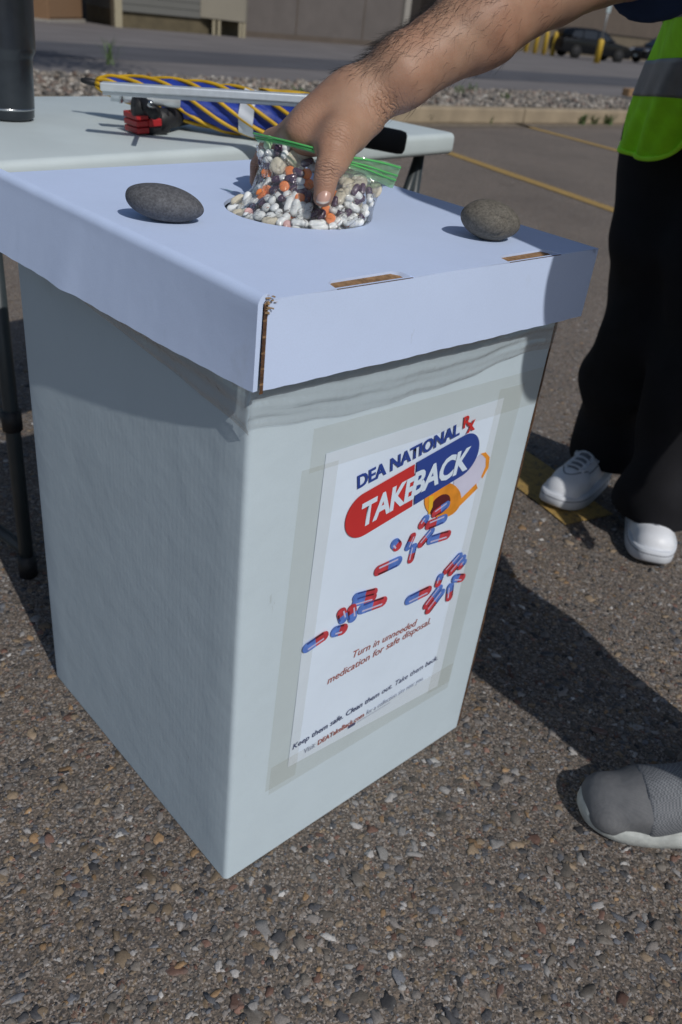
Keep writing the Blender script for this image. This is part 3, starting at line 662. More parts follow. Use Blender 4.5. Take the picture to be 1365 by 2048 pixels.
nl = 5200; Vl = np.zeros((nl*4, 3)); Fl = np.arange(nl*4).reshape(-1, 4)
cl = RNG.normal(0, 1, (60, 3)); cl /= np.linalg.norm(cl, axis=1)[:, None]; cl = cl*RNG.uniform(.4, 1, (60, 1))*np.array([1.75, 1.35, .95])+np.array(cc)
ct = cl[RNG.integers(0, 60, nl)]+RNG.normal(0, .26, (nl, 3)); t1_ = RNG.normal(0, 1, (nl, 3)); t1_ /= np.linalg.norm(t1_, axis=1)[:, None]
t2_ = np.cross(t1_, RNG.normal(0, 1, (nl, 3))); t2_ /= np.linalg.norm(t2_, axis=1)[:, None]
for k, (s, t) in enumerate(((-1, 0), (0, -.5), (1, 0), (0, .5))): Vl[k::4] = ct+(t1_*s+t2_*t)*.055
tag(link('crown', mesh_np('crown', Vl, Fl), MAT['leaf'], tree), kind='stuff')

# ================================================================== FOLDING TABLE
TZ = 0.74
t_nr = PZ(915, 266, TZ); t_nl0 = PZ(0, 324, TZ); t_fr = PZ(575, 189, TZ)
tx = (t_nr-t_nl0).normalized(); ty = Vector((-tx.y, tx.x, 0)); tw = (t_fr-t_nr).dot(ty); TL = 1.22
TROT = frame_mat(tx, ty)
tbl = empty('folding_table', (t_nr.x, t_nr.y, 0)); tag(tbl, 'pale plastic folding table behind the cardboard box', 'table')
def TP(a, b, z): return tx*(-a)+ty*b+Vector((0, 0, z))          # a: metres from the right end, b: from the front edge (local to table)
bm = bmesh.new(); bm_box(bm, TP(TL/2, tw/2, TZ-.022), (TL, tw, .044), TROT, .012, 4); link('tabletop', bm_mesh(bm), MAT['table'], tbl, True)
for a, bb_ in ((.055, .055), (TL-.155, .105)):
    for b in (bb_, tw-bb_):
        s = .0
        mb = MB(); mb.add(tube([TP(a, b, .0), TP(a, b, TZ-.046)], .0125, 12)); lg = link('leg', mb.me(), MAT['leg'], tbl, True)
        mb = MB(); mb.add(tube([TP(a, b, .001), TP(a, b, .045)], .0165, 12)); link('foot_cap', mb.me(), MAT['black'], lg, True)
        mb = MB(); mb.add(tube([TP(a, b, .30), TP(a, b, .335)], .0165, 12)); link('collar', mb.me(), MAT['black'], lg, True)
    for z_ in (.055, .60): link('crossbar', mesh('cb', *tube([TP(a, bb_, z_), TP(a, tw-bb_, z_)], .011, 10)), MAT['leg'], tbl, True)
    sgn = 1 if a < .6 else -1
    mb = MB(); mb.add(tube([TP(a, tw/2, .60), TP(a+sgn*.30, tw/2, TZ-.05)], .009, 10)); link('brace', mb.me(), MAT['leg'], tbl, True)
    for b0_, b1_ in ((bb_, bb_+.02), (tw-bb_, tw-bb_-.02)): link('gusset', mesh('gs', *tube([TP(a+sgn*.002, b0_, TZ-.06), TP(a+sgn*(.07 if a < .6 else -.03), b1_, .42 if a < .6 else .64)], .011, 8)), MAT['leg'], tbl, True)

# ================================================================== TUMBLER
tc = PZ(17, 236, TZ+.001)
tum = empty('tumbler', tc); tag(tum, 'gunmetal grey steel tumbler standing on the white folding table', 'tumbler')
V, F = lathe([(.036, 0), (.0415, .004), (.0425, .016), (.0428, .0165), (.0455, .088), (.047, .094), (.0505, .100), (.0515, .108), (.0545, .225), (.0545, .229), (.051, .229)], 48)
link('cup', mesh('cup', V, F), MAT['tumbler'], tum, True).modifiers.new('es', 'EDGE_SPLIT').split_angle = rad(50)
V, F = lathe([(.0430, .0160), (.0432, .0175), (.0430, .019)], 48); link('base_ring', mesh('ring', V, F), MAT['steel'], tum, True)
V, F = lathe([(.0548, .224), (.0556, .231), (.053, .238), (.045, .239), (.006, .2395)], 48); link('lid', mesh('lid', V, F), MAT['black'], tum, True)

# ================================================================== UMBRELLA on the table
ua = PZ(163, 160, TZ+.058); ub = PZ(812, 287, TZ+.026)
um = empty('umbrella', ua); tag(um, 'rolled blue umbrella with yellow piping lying on the folding table', 'umbrella')
ud = (ub-ua); UL = ud.length; udn = ud.normalized(); q = udn.to_track_quat('Z', 'Y').to_matrix()
def up_(r, th, t): return q @ Vector((r*math.cos(th), r*math.sin(th), t*UL))
prof = [(.045, .005), (.09, .014), (.2, .022), (.32, .029), (.45, .033), (.55, .033), (.60, .031), (.64, .034), (.70, .040), (.735, .034), (.75, .018)]
def ur(t):
    for (t0, r0), (t1, r1) in zip(prof, prof[1:]):
        if t0 <= t <= t1: return r0+(r1-r0)*(t-t0)/(t1-t0)
    return prof[-1][1]
NT_, NR = 70, 64; V = []; F = []
for i in range(NT_+1):
    t = .045+(.75-.045)*i/NT_
    for k in range(NR):
        th = 2*math.pi*k/NR; ple = 1+.10*math.sin(8*(th-7.5*t))*min(1, t*3)+.05*math.sin(3*th+11*t)+.025*math.sin(21*th-31*t)+.03*math.sin(40*t+2*th); V.append(up_(ur(t)*ple, th, t))
for i in range(NT_):
    for k in range(NR): F.append((i*NR+k, i*NR+(k+1) % NR, (i+1)*NR+(k+1) % NR, (i+1)*NR+k))
F.append(tuple(range(NR))[::-1]); F.append(tuple(NT_*NR+k for k in range(NR)))
link('canopy', mesh('canopy', V, F), MAT['nylon_blue'], um, True)
for k in range(8):
    pts = []
    for i in range(60):
        t = .05+(.74-.05)*i/59; th = 2*math.pi*k/8+7.5*t+.25; pts.append(up_(ur(t)*1.10+.0005, th, t))
    link('piping', mesh('pip', *tube(pts, .0034, 6)), MAT['nylon_yellow'], um, True)
V = []; F = []
for i in range(9):
    t = .505+.045*i/8
    for k in range(NR):
        th = 2*math.pi*k/NR; V.append(up_(ur(t)*(1.07+.05*math.sin(8*(th-7.5*t)))+.0025, th, t))
for i in range(8):
    for k in range(NR): F.append((i*NR+k, i*NR+(k+1) % NR, (i+1)*NR+(k+1) % NR, (i+1)*NR+k))
link('strap', mesh('strap', V, F), MAT['nylon_white'], um, True)
V = []; F = []
for i in range(13):
    t = .54+.16*i/12; w = .35+.75*math.sin(math.pi*i/12)
    for k in range(9):
        th = 1.25+w*(k/8-.5)*1.5; V.append(up_(ur(t)*1.12+.004+.006*math.sin(math.pi*i/12), th, t))
for i in range(12):
    for k in range(8): F.append((i*9+k, i*9+k+1, (i+1)*9+k+1, (i+1)*9+k))
o = link('yellow_panel', mesh('flap', V, F), MAT['nylon_yellow'], um, True); add_mod(o, 'SOLIDIFY', thickness=.001)
link('ferrule', mesh('fer', *tube([up_(0, 0, -.0), up_(0, 0, .01), up_(0, 0, .06)], [.0035, .005, .006], 10)), MAT['black'], um, True)
link('shaft', mesh('sh', *tube([up_(0, 0, .05), up_(0, 0, .84)], .0055, 10)), MAT['steel'], um, True)
hp = [(.007, .0), (.017, .004), (.0195, .012), (.0195, .03), (.0205, .032), (.0205, .034), (.0195, .036), (.0192, UL*.19-.012), (.0175, UL*.19-.003), (.012, UL*.19)]
V, F = lathe(hp, 28); hz = q.to_4x4(); hz.translation = udn*(UL*.81)
link('handle', mesh('hd', [hz@Vector(v) for v in V], F), MAT['foam'], um, True)

# ================================================================== ALUMINIUM BAR CLAMP
ca = PZ(203, 172, TZ+.075); cb = PZ(640, 199, TZ+.090)
cl_ = empty('bar_clamp', (ca.x, ca.y, TZ)); tag(cl_, 'silver bar clamp with black and red head lying against the umbrella', 'clamp')
cd = (cb-ca).normalized(); CR = frame_mat(cd, None, (0, 0, 1)); o0 = cl_.location
def CL(u, v, z): return PZ(u, v, z)-o0
bm = bmesh.new(); bm_box(bm, (ca+cb)/2-o0, ((cb-ca).length, .022, .012), CR, .002); link('long_bar', bm_mesh(bm), MAT['alu'], cl_)
bm = bmesh.new(); bm_box(bm, (ca+cb)/2-o0-CR@Vector((0, 0, .0092)), ((cb-ca).length*.99, .008, .006), CR, .001); link('bar_flange', bm_mesh(bm), MAT['alu'], cl_)
s0, s1 = CL(222, 188, TZ+.055), CL(360, 203, TZ+.052)
link('short_tube', mesh('tb', *tube([s0, s1], .0105, 16)), MAT['alu'], cl_, True)
for f in (.12, .42): link('tube_ring', mesh('rg', *tube([s0.lerp(s1, f), s0.lerp(s1, f+.04)], .0122, 16)), MAT['steel'], cl_, True)
h0 = CL(275, 243, TZ+.018); h1 = CL(330, 238, TZ+.022); h2 = CL(374, 229, TZ+.020)
hx = frame_mat(h1-h0, None, (0, 0, 1))
bm = bmesh.new(); bm_box(bm, h0.lerp(h1, .55), ((h1-h0).length*.85, .05, .040), hx, .009, 3); hd = link('clamp_head', bm_mesh(bm), MAT['black'], cl_, True)
for i in range(3):
    bm = bmesh.new(); bm_box(bm, h0+hx@Vector((-.004, -.004, -.010+.0105*i)), (.022, .044, .0092), hx, .0015); link('red_jaw', bm_mesh(bm), MAT['redplastic'], cl_)
bm = bmesh.new(); bm_box(bm, h0+hx@Vector((.018, -.024, .001)), (.024, .010, .012), hx, .002); link('red_catch', bm_mesh(bm), MAT['redplastic'], cl_)
link('handle', mesh('h', *tube([h1-(h2-h1)*.3, h2-(h2-h1)*.06, h2], [.0165, .0165, .013], 16)), MAT['black'], cl_, True)
link('knob', mesh('k', *tube([CL(268, 212, TZ+.044), CL(300, 216, TZ+.042)], [.015, .012], 14)), MAT['black'], cl_, True)
link('pin', mesh('pn', *tube([CL(298, 214, TZ+.035), CL(302, 206, TZ+.07)], .004, 8)), MAT['steel'], cl_, True)
link('hinge_arm', mesh('ha', *tube([CL(312, 228, TZ+.038), CL(285, 205, TZ+.050)], .010, 10)), MAT['black'], cl_, True)

# ================================================================== CARDBOARD BOX
ZL = 0.76; TH = 0.005
box = empty('cardboard_box', BN); tag(box, 'tall white cardboard collection box with a taped poster, standing on the asphalt', 'box')
def BXP(a, b, z): return A*a+B*b+Vector((0, 0, z))      # local to box
def grid_panel(fn, nu, nv):
    V = [fn(i/nu, j/nv) for j in range(nv+1) for i in range(nu+1)]
    F = [(j*(nu+1)+i, j*(nu+1)+i+1, (j+1)*(nu+1)+i+1, (j+1)*(nu+1)+i) for j in range(nv) for i in range(nu)]
    return V, F
rc = .007
def ring(z, inset=0.0, bulge=0.0):
    out = []
    cs = [((rc, rc), (-1, -1)), ((rc, WB-rc), (-1, 1)), ((WA-rc, WB-rc), (1, 1)), ((WA-rc, rc), (1, -1))]
    angs = [(225-45, 225+45), (315-45-360+360, 315+45), (45-45, 45+45), (135-45, 135+45)]
    # walk: near corner -> along front (b) -> right -> far -> left
    def arc(ca_, cb_, a0, a1):
        return [(ca_+rc*math.cos(rad(a0+(a1-a0)*k/4)), cb_+rc*math.sin(rad(a0+(a1-a0)*k/4))) for k in range(5)]
    seq = [arc(rc, rc, 270, 180), arc(rc, WB-rc, 180, 90), arc(WA-rc, WB-rc, 90, 0), arc(WA-rc, rc, 0, -90)]
    for i, s in enumerate(seq):
        out += s
        nx = seq[(i+1) % 4][0]; a0 = s[-1]
        for k in range(1, 12):
            t = k/12; p_ = (a0[0]+(nx[0]-a0[0])*t, a0[1]+(nx[1]-a0[1])*t)
            bl = bulge*math.sin(math.pi*t) if i else 0.0
            nrm = [(-1, 0), (0, 1), (1, 0), (0, -1)][i]; out.append((p_[0]+nrm[0]*bl, p_[1]+nrm[1]*bl))
    return [BXP(a_, b_, z) for a_, b_ in out]
rows = 26; V = []; F = []
for j in range(rows+1):
    t = j/rows; V += ring(.002+(HB-.002)*t, 0, .0018*math.sin(math.pi*t))
nr = len(V)//(rows+1)
for j in range(rows):
    for i in range(nr): F.append((j*nr+i, j*nr+(i+1) % nr, (j+1)*nr+(i+1) % nr, (j+1)*nr+i))
F.append(tuple(range(nr)))
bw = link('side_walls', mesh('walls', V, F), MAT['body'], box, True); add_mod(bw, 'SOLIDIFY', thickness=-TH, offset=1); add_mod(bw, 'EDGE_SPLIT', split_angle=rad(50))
# brown glued seam running up the right-hand corner and the scuffed foot
pts = [BXP(rc*(1-.80)-.0007+.0004*math.sin(j*1.3), WB-rc*(1-.60)+.0009, .004+.0235*j) for j in range(31)]
link('seam', mesh('seam', *tube(pts, [.0013+.0005*math.sin(j*2.3) for j in range(31)], 6)), MAT['kraft_dark'], box)

# lid --------------------------------------------------------------
l_n, l_r, l_f, l_l = PZ(527, 601, ZL), PZ(1198, 497, ZL), PZ(603, 314, ZL), PZ(-6, 346, ZL)
lid = empty('box_lid', l_n); tag(lid, 'white cardboard lid with a round hole and two slots, resting on the box', 'lid')
lo_ = l_n
hc = PZ(597, 421, ZL)-lo_; HR = .083
fa = (l_l-l_n); fb = (l_r-l_n); Lb = fb.length; La = fa.length; fbn = fb.normalized(); fan = fa.normalized()
def out_n(d): return Vector((d.y, -d.x, 0)).normalized()
# top sheet: polygon with two notches in the front edge, and a round hole; filled by a 2D curve
cu = D.curves.new('lid_top', 'CURVE'); cu.dimensions = '2D'; cu.fill_mode = 'BOTH'; cu.extrude = .0022
def spl(pts):
    s = cu.splines.new('POLY'); s.points.add(len(pts)-1); s.use_cyclic_u = True
    for p_, c in zip(s.points, pts): p_.co = (c.x, c.y, 0, 1)
inn = out_n(fb)*-1
def slot_of(u0, v0, u1, v1):
    return (PZ(u0, v0, ZL)-lo_).dot(fbn), (PZ(u1, v1, ZL)-lo_).dot(fbn)
slots = [slot_of(676, 579, 833, 555), slot_of(1013, 522, 1119, 506)]
Rr = .0045                                                   # soft fold radius of the left edge
sh = -out_n(-fa)*Rr if False else fbn*Rr
outer = [Vector((0, 0, 0))+sh*0.9]
for s0_, s1_ in slots:
    dp = .021
    outer += [fbn*s0_, fbn*(s0_+.004)+inn*dp*.75, fbn*(s0_+.012)+inn*dp, fbn*(s1_-.010)+inn*dp*1.05, fbn*(s1_-.002)+inn*dp*.8, fbn*s1_]
outer += [l_r-lo_, l_f-lo_, l_l-lo_+sh]
spl(outer); spl([hc+Vector((math.cos(-2*math.pi*k/64), math.sin(-2*math.pi*k/64), 0))*(HR*(1+.004*math.sin(k*1.7))) for k in range(64)])
tmp = D.objects.new('tmp', cu); COL.objects.link(tmp); bpy.context.view_layer.update()
me = D.meshes.new_from_object(tmp.evaluated_get(bpy.context.evaluated_depsgraph_get())); D.objects.remove(tmp); me.materials.clear()
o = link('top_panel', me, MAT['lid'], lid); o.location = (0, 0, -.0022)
# front wall
DP = .0772
def wall(p0, p1, drop, thick=TH, nu=40, nv=6, bul=None, m=None, name='front_wall', zt=0.0, wob=0.0012):
    d = (p1-p0); n = Vector((d.y, -d.x, 0)).normalized()
    def fn(s, t):
        b_ = bul(s, t) if bul else 0
        return p0+d*s+n*b_+Vector((0, 0, zt-(drop+wob*.3*math.sin(s*23)+wob*.3*math.sin(s*91))*t))
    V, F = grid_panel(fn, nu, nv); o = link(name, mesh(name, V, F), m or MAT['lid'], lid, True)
    add_mod(o, 'SOLIDIFY', thickness=thick, offset=1); add_mod(o, 'EDGE_SPLIT', split_angle=rad(40)); return o
g0 = fbn*.0050
wf = wall(g0, fb, DP, bul=lambda s, t: .0015*math.sin(math.pi*s)*t, zt=-.0008)
wall(fb+fa*0, l_f-lo_, DP, name='right_wall', zt=-.0008)
wall(l_f-lo_, fa, DP, name='rear_wall', zt=-.0008)
# left wall: soft rounded fold from the top, bottom edge bowed outward
nL = 64; arcN = 8; V = []; dl = fa.normalized(); no = -fbn + fan*(fbn.dot(fan)); no = -no if no.dot(B) > 0 else no; no.normalize()
for i in range(nL+1):
    s = i/nL; base = fa*s
    flare = .001+.0165*(1-math.exp(-s*3.2)) + .002*math.exp(-((s-.62)/.05)**2)
    fold = 1+.25*math.sin(s*19)+.15*math.sin(s*41)
    prof_ = []
    for k in range(arcN+1):
        a = rad(90*k/arcN); prof_.append((-Rr+Rr*math.sin(a), -Rr+Rr*math.cos(a)))
    for k in range(1, 9):
        t = k/8; prof_.append((flare*t, -Rr-(DP-Rr+.0003*math.sin(s*31)+.0003*math.sin(s*97)+.0015*math.exp(-((s-.63)/.02)**2))*t))
    for a_, z_ in prof_: V.append(base+no*(a_)+Vector((0, 0, z_ - (.0012*max(0, fold-1) if a_ < 0 else 0))))
m_ = arcN+9; F = [(i*m_+k, i*m_+k+1, (i+1)*m_+k+1, (i+1)*m_+k) for i in range(nL) for k in range(m_-1)]
o = link('left_wall', mesh('left', V, F), MAT['lid'], lid, True); add_mod(o, 'SOLIDIFY', thickness=TH, offset=-1); add_mod(o, 'EDGE_SPLIT', split_angle=rad(50))
# corrugated raw edge at the near corner
mb = MB(); k = 40
nf = out_n(fb)
for i in range(k):
    z0, z1 = -.002-DP*i/k*1.02, -.002-DP*(i+1)/k*1.02; e = .0002*(-1)**i
    P_ = [g0*.2+nf*(.0004+e), g0*.98+nf*(.0003)]
    mb.add(([P_[0]+Vector((0, 0, z0)), P_[1]+Vector((0, 0, z0)), P_[1]+Vector((0, 0, z1)), P_[0]+Vector((0, 0, z1))], [(0, 1, 2, 3)]), 1 if i % 7 == 0 else 0)
o = link('raw_edge', mb.me('raw'), [MAT['kraft_dark'], MAT['kraft']], lid)
# torn kraft paper at the top of the corner
bm = bmesh.new(); rr = random.Random(5)
for i in range(20):
    c = fbn*rr.uniform(-.001, .013)+fan*rr.uniform(-.001, .006)+Vector((0, 0, rr.uniform(-.007, .0028)))+nf*.001
    c = c if rr.random() < .5 else fbn*.004+nf*.0012+Vector((0, 0, rr.uniform(-.012, .002)))
    bm_box(bm, c, (rr.uniform(.001, .0045), rr.uniform(.0006, .002), rr.uniform(.0003, .0012)), Matrix.Rotation(rr.uniform(0, 3.1), 3, 'Z')@Matrix.Rotation(rr.uniform(-.9, .9), 3, 'X'))
link('torn_corner', bm_mesh(bm), simple('torn_kraft', (.34, .23, .125), .9, var=.4, scale=300), lid)
bm = bmesh.new()
for i in range(9):      # crumpled white creases left of the corner
    c = -fbn*.0005+fan*(.006+.0042*i)+no*.0015+Vector((0, 0, -.010-rr.uniform(0, .012)))
    bm_box(bm, c, (.0016, .0022, rr.uniform(.012, .03)), frame_mat(fan+Vector((0, 0, rr.uniform(-.2, .2))), None, (0, 0, 1)), .0006)
link('creased_corner', bm_mesh(bm), MAT['lid'], lid)
# folded flaps seen inside the slots
for s0_, s1_ in slots:
    mid = fbn*(s0_+s1_)/2; w = s1_-s0_
    f_ = link('slot_flap', box_me(mid+inn*.0135+Vector((0, 0, -.0052)), (w*.98, .019, .002), frame_mat(fbn, None, (0, 0, 1))@Matrix.Rotation(rad(13), 3, 'X')), MAT['kraft'], lid)
    link('slot_ply', box_me(mid+inn*.0032+Vector((0, 0, -.0040)), (w*.96, .0014, .0032), frame_mat(fbn, None, (0, 0, 1))), MAT['lid'], f_)
    link('slot_core', box_me(mid+inn*.0010+Vector((0, 0, -.0022)), (w*.98, .0020, .0030), frame_mat(fbn, None, (0, 0, 1))), MAT['kraft_dark'], f_)

# liner bag showing below the lid ------------------------------------
lin = empty('bin_liner', BN); tag(lin, 'thin clear plastic liner hanging out between lid and box', 'liner')
def lin_front(s, t):
    bot = .640-.016*math.sin(math.pi*min(1, s*1.15))*.9+.0012*math.sin(s*17)+.0008*math.sin(s*43)
    z = .715+(bot-.715)*t
    off = .0024+.0016*math.sin(math.pi*t)+.0009*math.sin(t*26+s*5+.8*math.sin(s*6))+.0005*math.sin(t*55-s*9)+.0005*math.sin(s*23+t*6)
    return BXP(-max(.0012, off), -.003+s*(WB+.001), z)
def lin_left(s, t):
    bot = .634+.004*s+.036*min(1, s/.85)**.8
    z = .715+(bot-.715)*t
    off = .0028+.0030*math.sin(math.pi*t)+.0010*math.sin(t*24-s*6)+.0005*math.sin(s*31+t*9)+.005*math.exp(-((s-.6)/.18)**2)*math.sin(math.pi*t)
    return BXP(-.0025+s*WA, -max(.0014, off), z)
V, F = grid_panel(lin_front, 90, 48); link('front_film', mesh('lf', V, F), MAT['liner'], lin, True)
V, F = grid_panel(lin_left, 90, 48); link('side_film', mesh('ls', V, F), MAT['liner'], lin, True)

# ================================================================== POSTER
NF = -A
def FC(u, v):                                               # pixel -> (along b, z) on the front face
    w = PP(u, v, BN, A); return (w-BN).dot(B), w.z
def FP(s, z, lift): return BXP(-lift, s, z)
LIFT = .0007                                                # clear of the slight bulge of the wall
def fquad(pts, lift, nu=24, nv=36, curl=True):
    """bilinear sheet over four face points TL,TR,BR,BL"""
    tl, tr_, br, bl = [Vector(p_) for p_ in pts]
    def fn(s, t):
        p_ = (tl*(1-s)+tr_*s)*(1-t)+(bl*(1-s)+br*s)*t
        return FP(p_.x, p_.y, lift+(.0004*math.sin(s*7+t*3)*math.sin(t*9) if curl else 0))
    return grid_panel(fn, nu, nv)
tl, tr_, bl, br = FC(652, 907), FC(1008, 795), FC(570, 1537), FC(871, 1374)
bl = (bl[0]+.004, bl[1]); tr_ = (tl[0]+.2794, tr_[1]); br = (br[0]+.004, br[1])
V, F = fquad((tl, tr_, br, bl), LIFT, 30, 45)
poster = link('poster', mesh('poster', V, F), MAT['paper'], box, True)
# tape strips
def strip(p0, p1, w, lift):
    p0, p1 = Vector(p0), Vector(p1); d = (p1-p0).normalized(); n = Vector((-d.y, d.x))*w/2
    return fquad((p0+n, p1+n, p1-n, p0-n), lift, 40, 6, False)
tw_ = .048
for i, (p0, p1) in enumerate((((tl[0]-.006, .578), (bl[0]-.010, .130)), ((tl[0]-.020, tl[1]+.008), (tr_[0]+.073, tr_[1]+.002)), ((tr_[0]+.012, .60), (br[0]+.002, br[1]-.004)), ((bl[0]-.028, bl[1]-.006), (br[0]+.026, br[1]+.008)))):
    V, F = strip(p0, p1, tw_, LIFT+.0004+.0001*i); link('tape_strip', mesh('tape', V, F), MAT['tape'], box)
INK = LIFT+.0008
def flat_poly(pts, m, lift, name, parent=None, px=True):
    q_ = [FC(*p_) if px else p_ for p_ in pts]
    bm = bmesh.new(); vs = [bm.verts.new(FP(s, z, lift)) for s, z in q_]; f = bm.faces.new(vs); bmesh.ops.triangulate(bm, faces=[f])
    return link(name, bm_mesh(bm), m, parent or poster)
def text_me(body, s0, z0, s1, z1, m, lift, name, bold=0.0, shear=0.0, height=None, spacing=1.0):
    """text whose baseline runs from (s0,z0) to (s1,z1) on the box front"""
    c = D.curves.new('t', 'FONT'); c.body = body; c.size = 1; c.shear = shear; c.offset = bold; c.space_character = spacing; c.resolution_u = 3
    t_ = D.objects.new('t', c); COL.objects.link(t_); bpy.context.view_layer.update()
    me = D.meshes.new_from_object(t_.evaluated_get(bpy.context.evaluated_depsgraph_get())); D.objects.remove(t_); me.materials.clear()
    xs = [v.co.x for v in me.vertices]; x0_, x1_ = min(xs), max(xs); L = math.hypot(s1-s0, z1-z0); k = L/(x1_-x0_)
    ys = max(v.co.y for v in me.vertices); ky = k if height is None else height/ys
    cs, sn = (s1-s0)/L, (z1-z0)/L
    for v in me.vertices:
        a_, b_ = (v.co.x-x0_)*k, v.co.y*ky; v.co = FP(s0+a_*cs-b_*sn, z0+a_*sn+b_*cs, lift)
    return link(name, me, m, poster)
Z5 = lambda x_, y_: (560+x_*.3516, 780+y_*.3516)
Z6 = lambda x_, y_: (540+x_*.293, 1180+y_*.293)
# bottle drawing (printed, behind the logo)
def blob(cx, cy, rx, ry, ang, n=28):
    ca_, sa_ = math.cos(rad(ang)), math.sin(rad(ang)); return [Z5(cx+rx*math.cos(2*math.pi*k/n)*ca_-ry*math.sin(2*math.pi*k/n)*sa_, cy+rx*math.cos(2*math.pi*k/n)*sa_+ry*math.sin(2*math.pi*k/n)*ca_) for k in range(n)]
flat_poly([Z5(*p_) for p_ in ((985, 500), (1135, 362), (1182, 384), (1172, 450), (1100, 560), (975, 690))], MAT['cap_pale'], INK, 'printed_label')
flat_poly([Z5(*p_) for p_ in ((1112, 528), (1120, 556), (985, 690), (945, 712), (975, 665))], MAT['cap_orange'], INK+.0001, 'printed_bottle')
flat_poly([Z5(*p_) for p_ in ((1138, 358), (1166, 351), (1189, 380), (1181, 440), (1146, 500), (1140, 490), (1165, 432), (1166, 386))], MAT['cap_orange'], INK+.0002, 'printed_bottle')
flat_poly(blob(922, 622, 108, 98, -35), MAT['cap_orange'], INK+.0003, 'bottle_mouth')
flat_poly(blob(905, 650, 74, 42, -48), MAT['cap_maroon'], INK+.00045, 'bottle_shadow')
flat_poly([Z5(*p_) for p_ in ((842, 600), (868, 596), (862, 660), (838, 712))], simple('printed_gold', (.85, .50, .03), .45), INK+.0006, 'bottle_glint')
# printed capsules: a red half, a blue half and a pale stripe
def printed_capsule(x0_, y0_, x1_, y1_, r, lift, mid=.5):
    """from red end to blue end in zoom-5 pixels, drawn on the face"""
    p_, q_ = Vector(FC(*Z5(x0_, y0_))), Vector(FC(*Z5(x1_, y1_))); rr_ = r*.3516*.00056*1.25
    d = q_-p_; L = max(d.length, 1e-5); d = d/L; n = Vector((-d.y, d.x))
    def half(c, e, sgn):
        pts = [c+n*rr_, c-n*rr_]; pts += [e-n*rr_*math.cos(t)+sgn*d*rr_*math.sin(t) for t in [rad(18*k) for k in range(11)]]
        return pts
    bm = bmesh.new(); c = p_.lerp(q_, mid); e0 = p_+d*min(rr_*.7, L*.3); e1 = q_-d*min(rr_*.7, L*.3)
    for mi, pts, lf in ((0, half(c, e0, -1), 0), (1, half(c, e1, 1), 0), (2, [e0+n*rr_*.60, e0+n*rr_*.28, e1+n*rr_*.28, e1+n*rr_*.60], .00002), (3, [c-n*rr_*.62, e0-n*rr_*.55, e0-n*rr_*.93, c-n*rr_*.985], .00002), (4, [c-n*rr_*.985, e1-n*rr_*.93, e1-n*rr_*.55, c-n*rr_*.62], .00002)):
        vs = [bm.verts.new(FP(w.x, w.y, lift+lf)) for w in pts]; f = bm.faces.new(vs); f.material_index = mi; bmesh.ops.triangulate(bm, faces=[f])
    me = bm_mesh(bm); o = link('printed_capsule', me, [MAT['cap_red'], MAT['cap_blue'], MAT['cap_lite'], MAT['cap_maroon'], MAT['cap_navy']], poster)
caps = [(672, 893, 640, 858, 29), (757, 812, 715, 905, 22), (735, 975, 760, 872, 23), (785, 885, 868, 785, 24), (960, 815, 838, 852, 28), (537, 1030, 682, 962, 31), (790, 778, 835, 712, 26), (828, 768, 940, 722, 28), (862, 706, 955, 640, 24),
        (542, 1142, 415, 1176, 26), (537, 1170, 412, 1206, 26), (595, 1192, 445, 1246, 31), (402, 1222, 408, 1305, 29), (340, 1245, 358, 1310, 29), (370, 1350, 292, 1372, 33), (262, 1382, 130, 1472, 30),
        (850, 1128, 712, 1196, 31), (815, 1235, 912, 1108, 25), (828, 1262, 925, 1132, 27), (955, 1188, 966, 1098, 27), (888, 1110, 912, 1042, 26), (928, 1036, 1026, 926, 23), (955, 1045, 1046, 938, 24), (1040, 1062, 980, 1064, 27), (1010, 1010, 1050, 962, 22)]
for i, c in enumerate(caps): printed_capsule(*c, INK+.0007+.00003*i)
# logo pill
lp = INK+.0011
a0, a1 = Vector(FC(*Z5(760, 415))), Vector(FC(*Z5(745, 655))); le = Vector(FC(*Z5(372, 770))); re = Vector(FC(*Z5(1118, 330))); b0, b1_ = Vector(FC(*Z5(772, 405))), Vector(FC(*Z5(757, 648)))
ld_ = Vector(((re-le).x, (re-le).y)).normalized(); ln = Vector((-ld_.y, ld_.x)); hgt = (a0-a1).dot(ln)
def logo_half(top, bot, end, sgn):
    c = (top+bot)/2; R_ = hgt/2; ec = end-ld_*sgn*R_*.92
    off = (c-ec).dot(ln); ec = ec+ln*off
    pts = [top, bot]+[ec-ln*R_*math.cos(t)+ld_*sgn*R_*math.sin(t) for t in [rad(9*k) for k in range(21)]]
    return [(w.x, w.y) for w in pts]
flat_poly(logo_half(a0, a1, le, -1), MAT['ink_red'], lp, 'logo_half', None, False)
flat_poly(logo_half(b0, b1_, re, 1), MAT['ink_blue'], lp, 'logo_half', None, False)
tk0 = Vector(FC(*Z5(455, 772))); tk1 = Vector(FC(*Z5(752, 603))); bk0 = Vector(FC(*Z5(762, 588))); bk1 = Vector(FC(*Z5(1062, 435)))
text_me('TAKE', tk0.x, tk0.y, tk1.x+.004, tk1.y, MAT['ink_white'], lp+.0004, 'logo_lettering', .035, .16, .0305, .95)
text_me('BACK', bk0.x-.008, bk0.y, bk1.x, bk1.y, MAT['ink_white'], lp+.0006, 'logo_lettering', .035, .16, .0305, .95)
n0, n1 = FC(*Z5(434, 556)), FC(*Z5(1013, 248)); text_me('DEA NATIONAL', *n0, *n1, MAT['ink_blue'], lp, 'heading', .03, 0, .0165, 1.0)
r0 = FC(*Z5(1034, 214)); text_me('R', r0[0], r0[1], r0[0]+.0125, r0[1]+.0018, MAT['ink_red'], lp, 'heading', .03, .0, .0150)
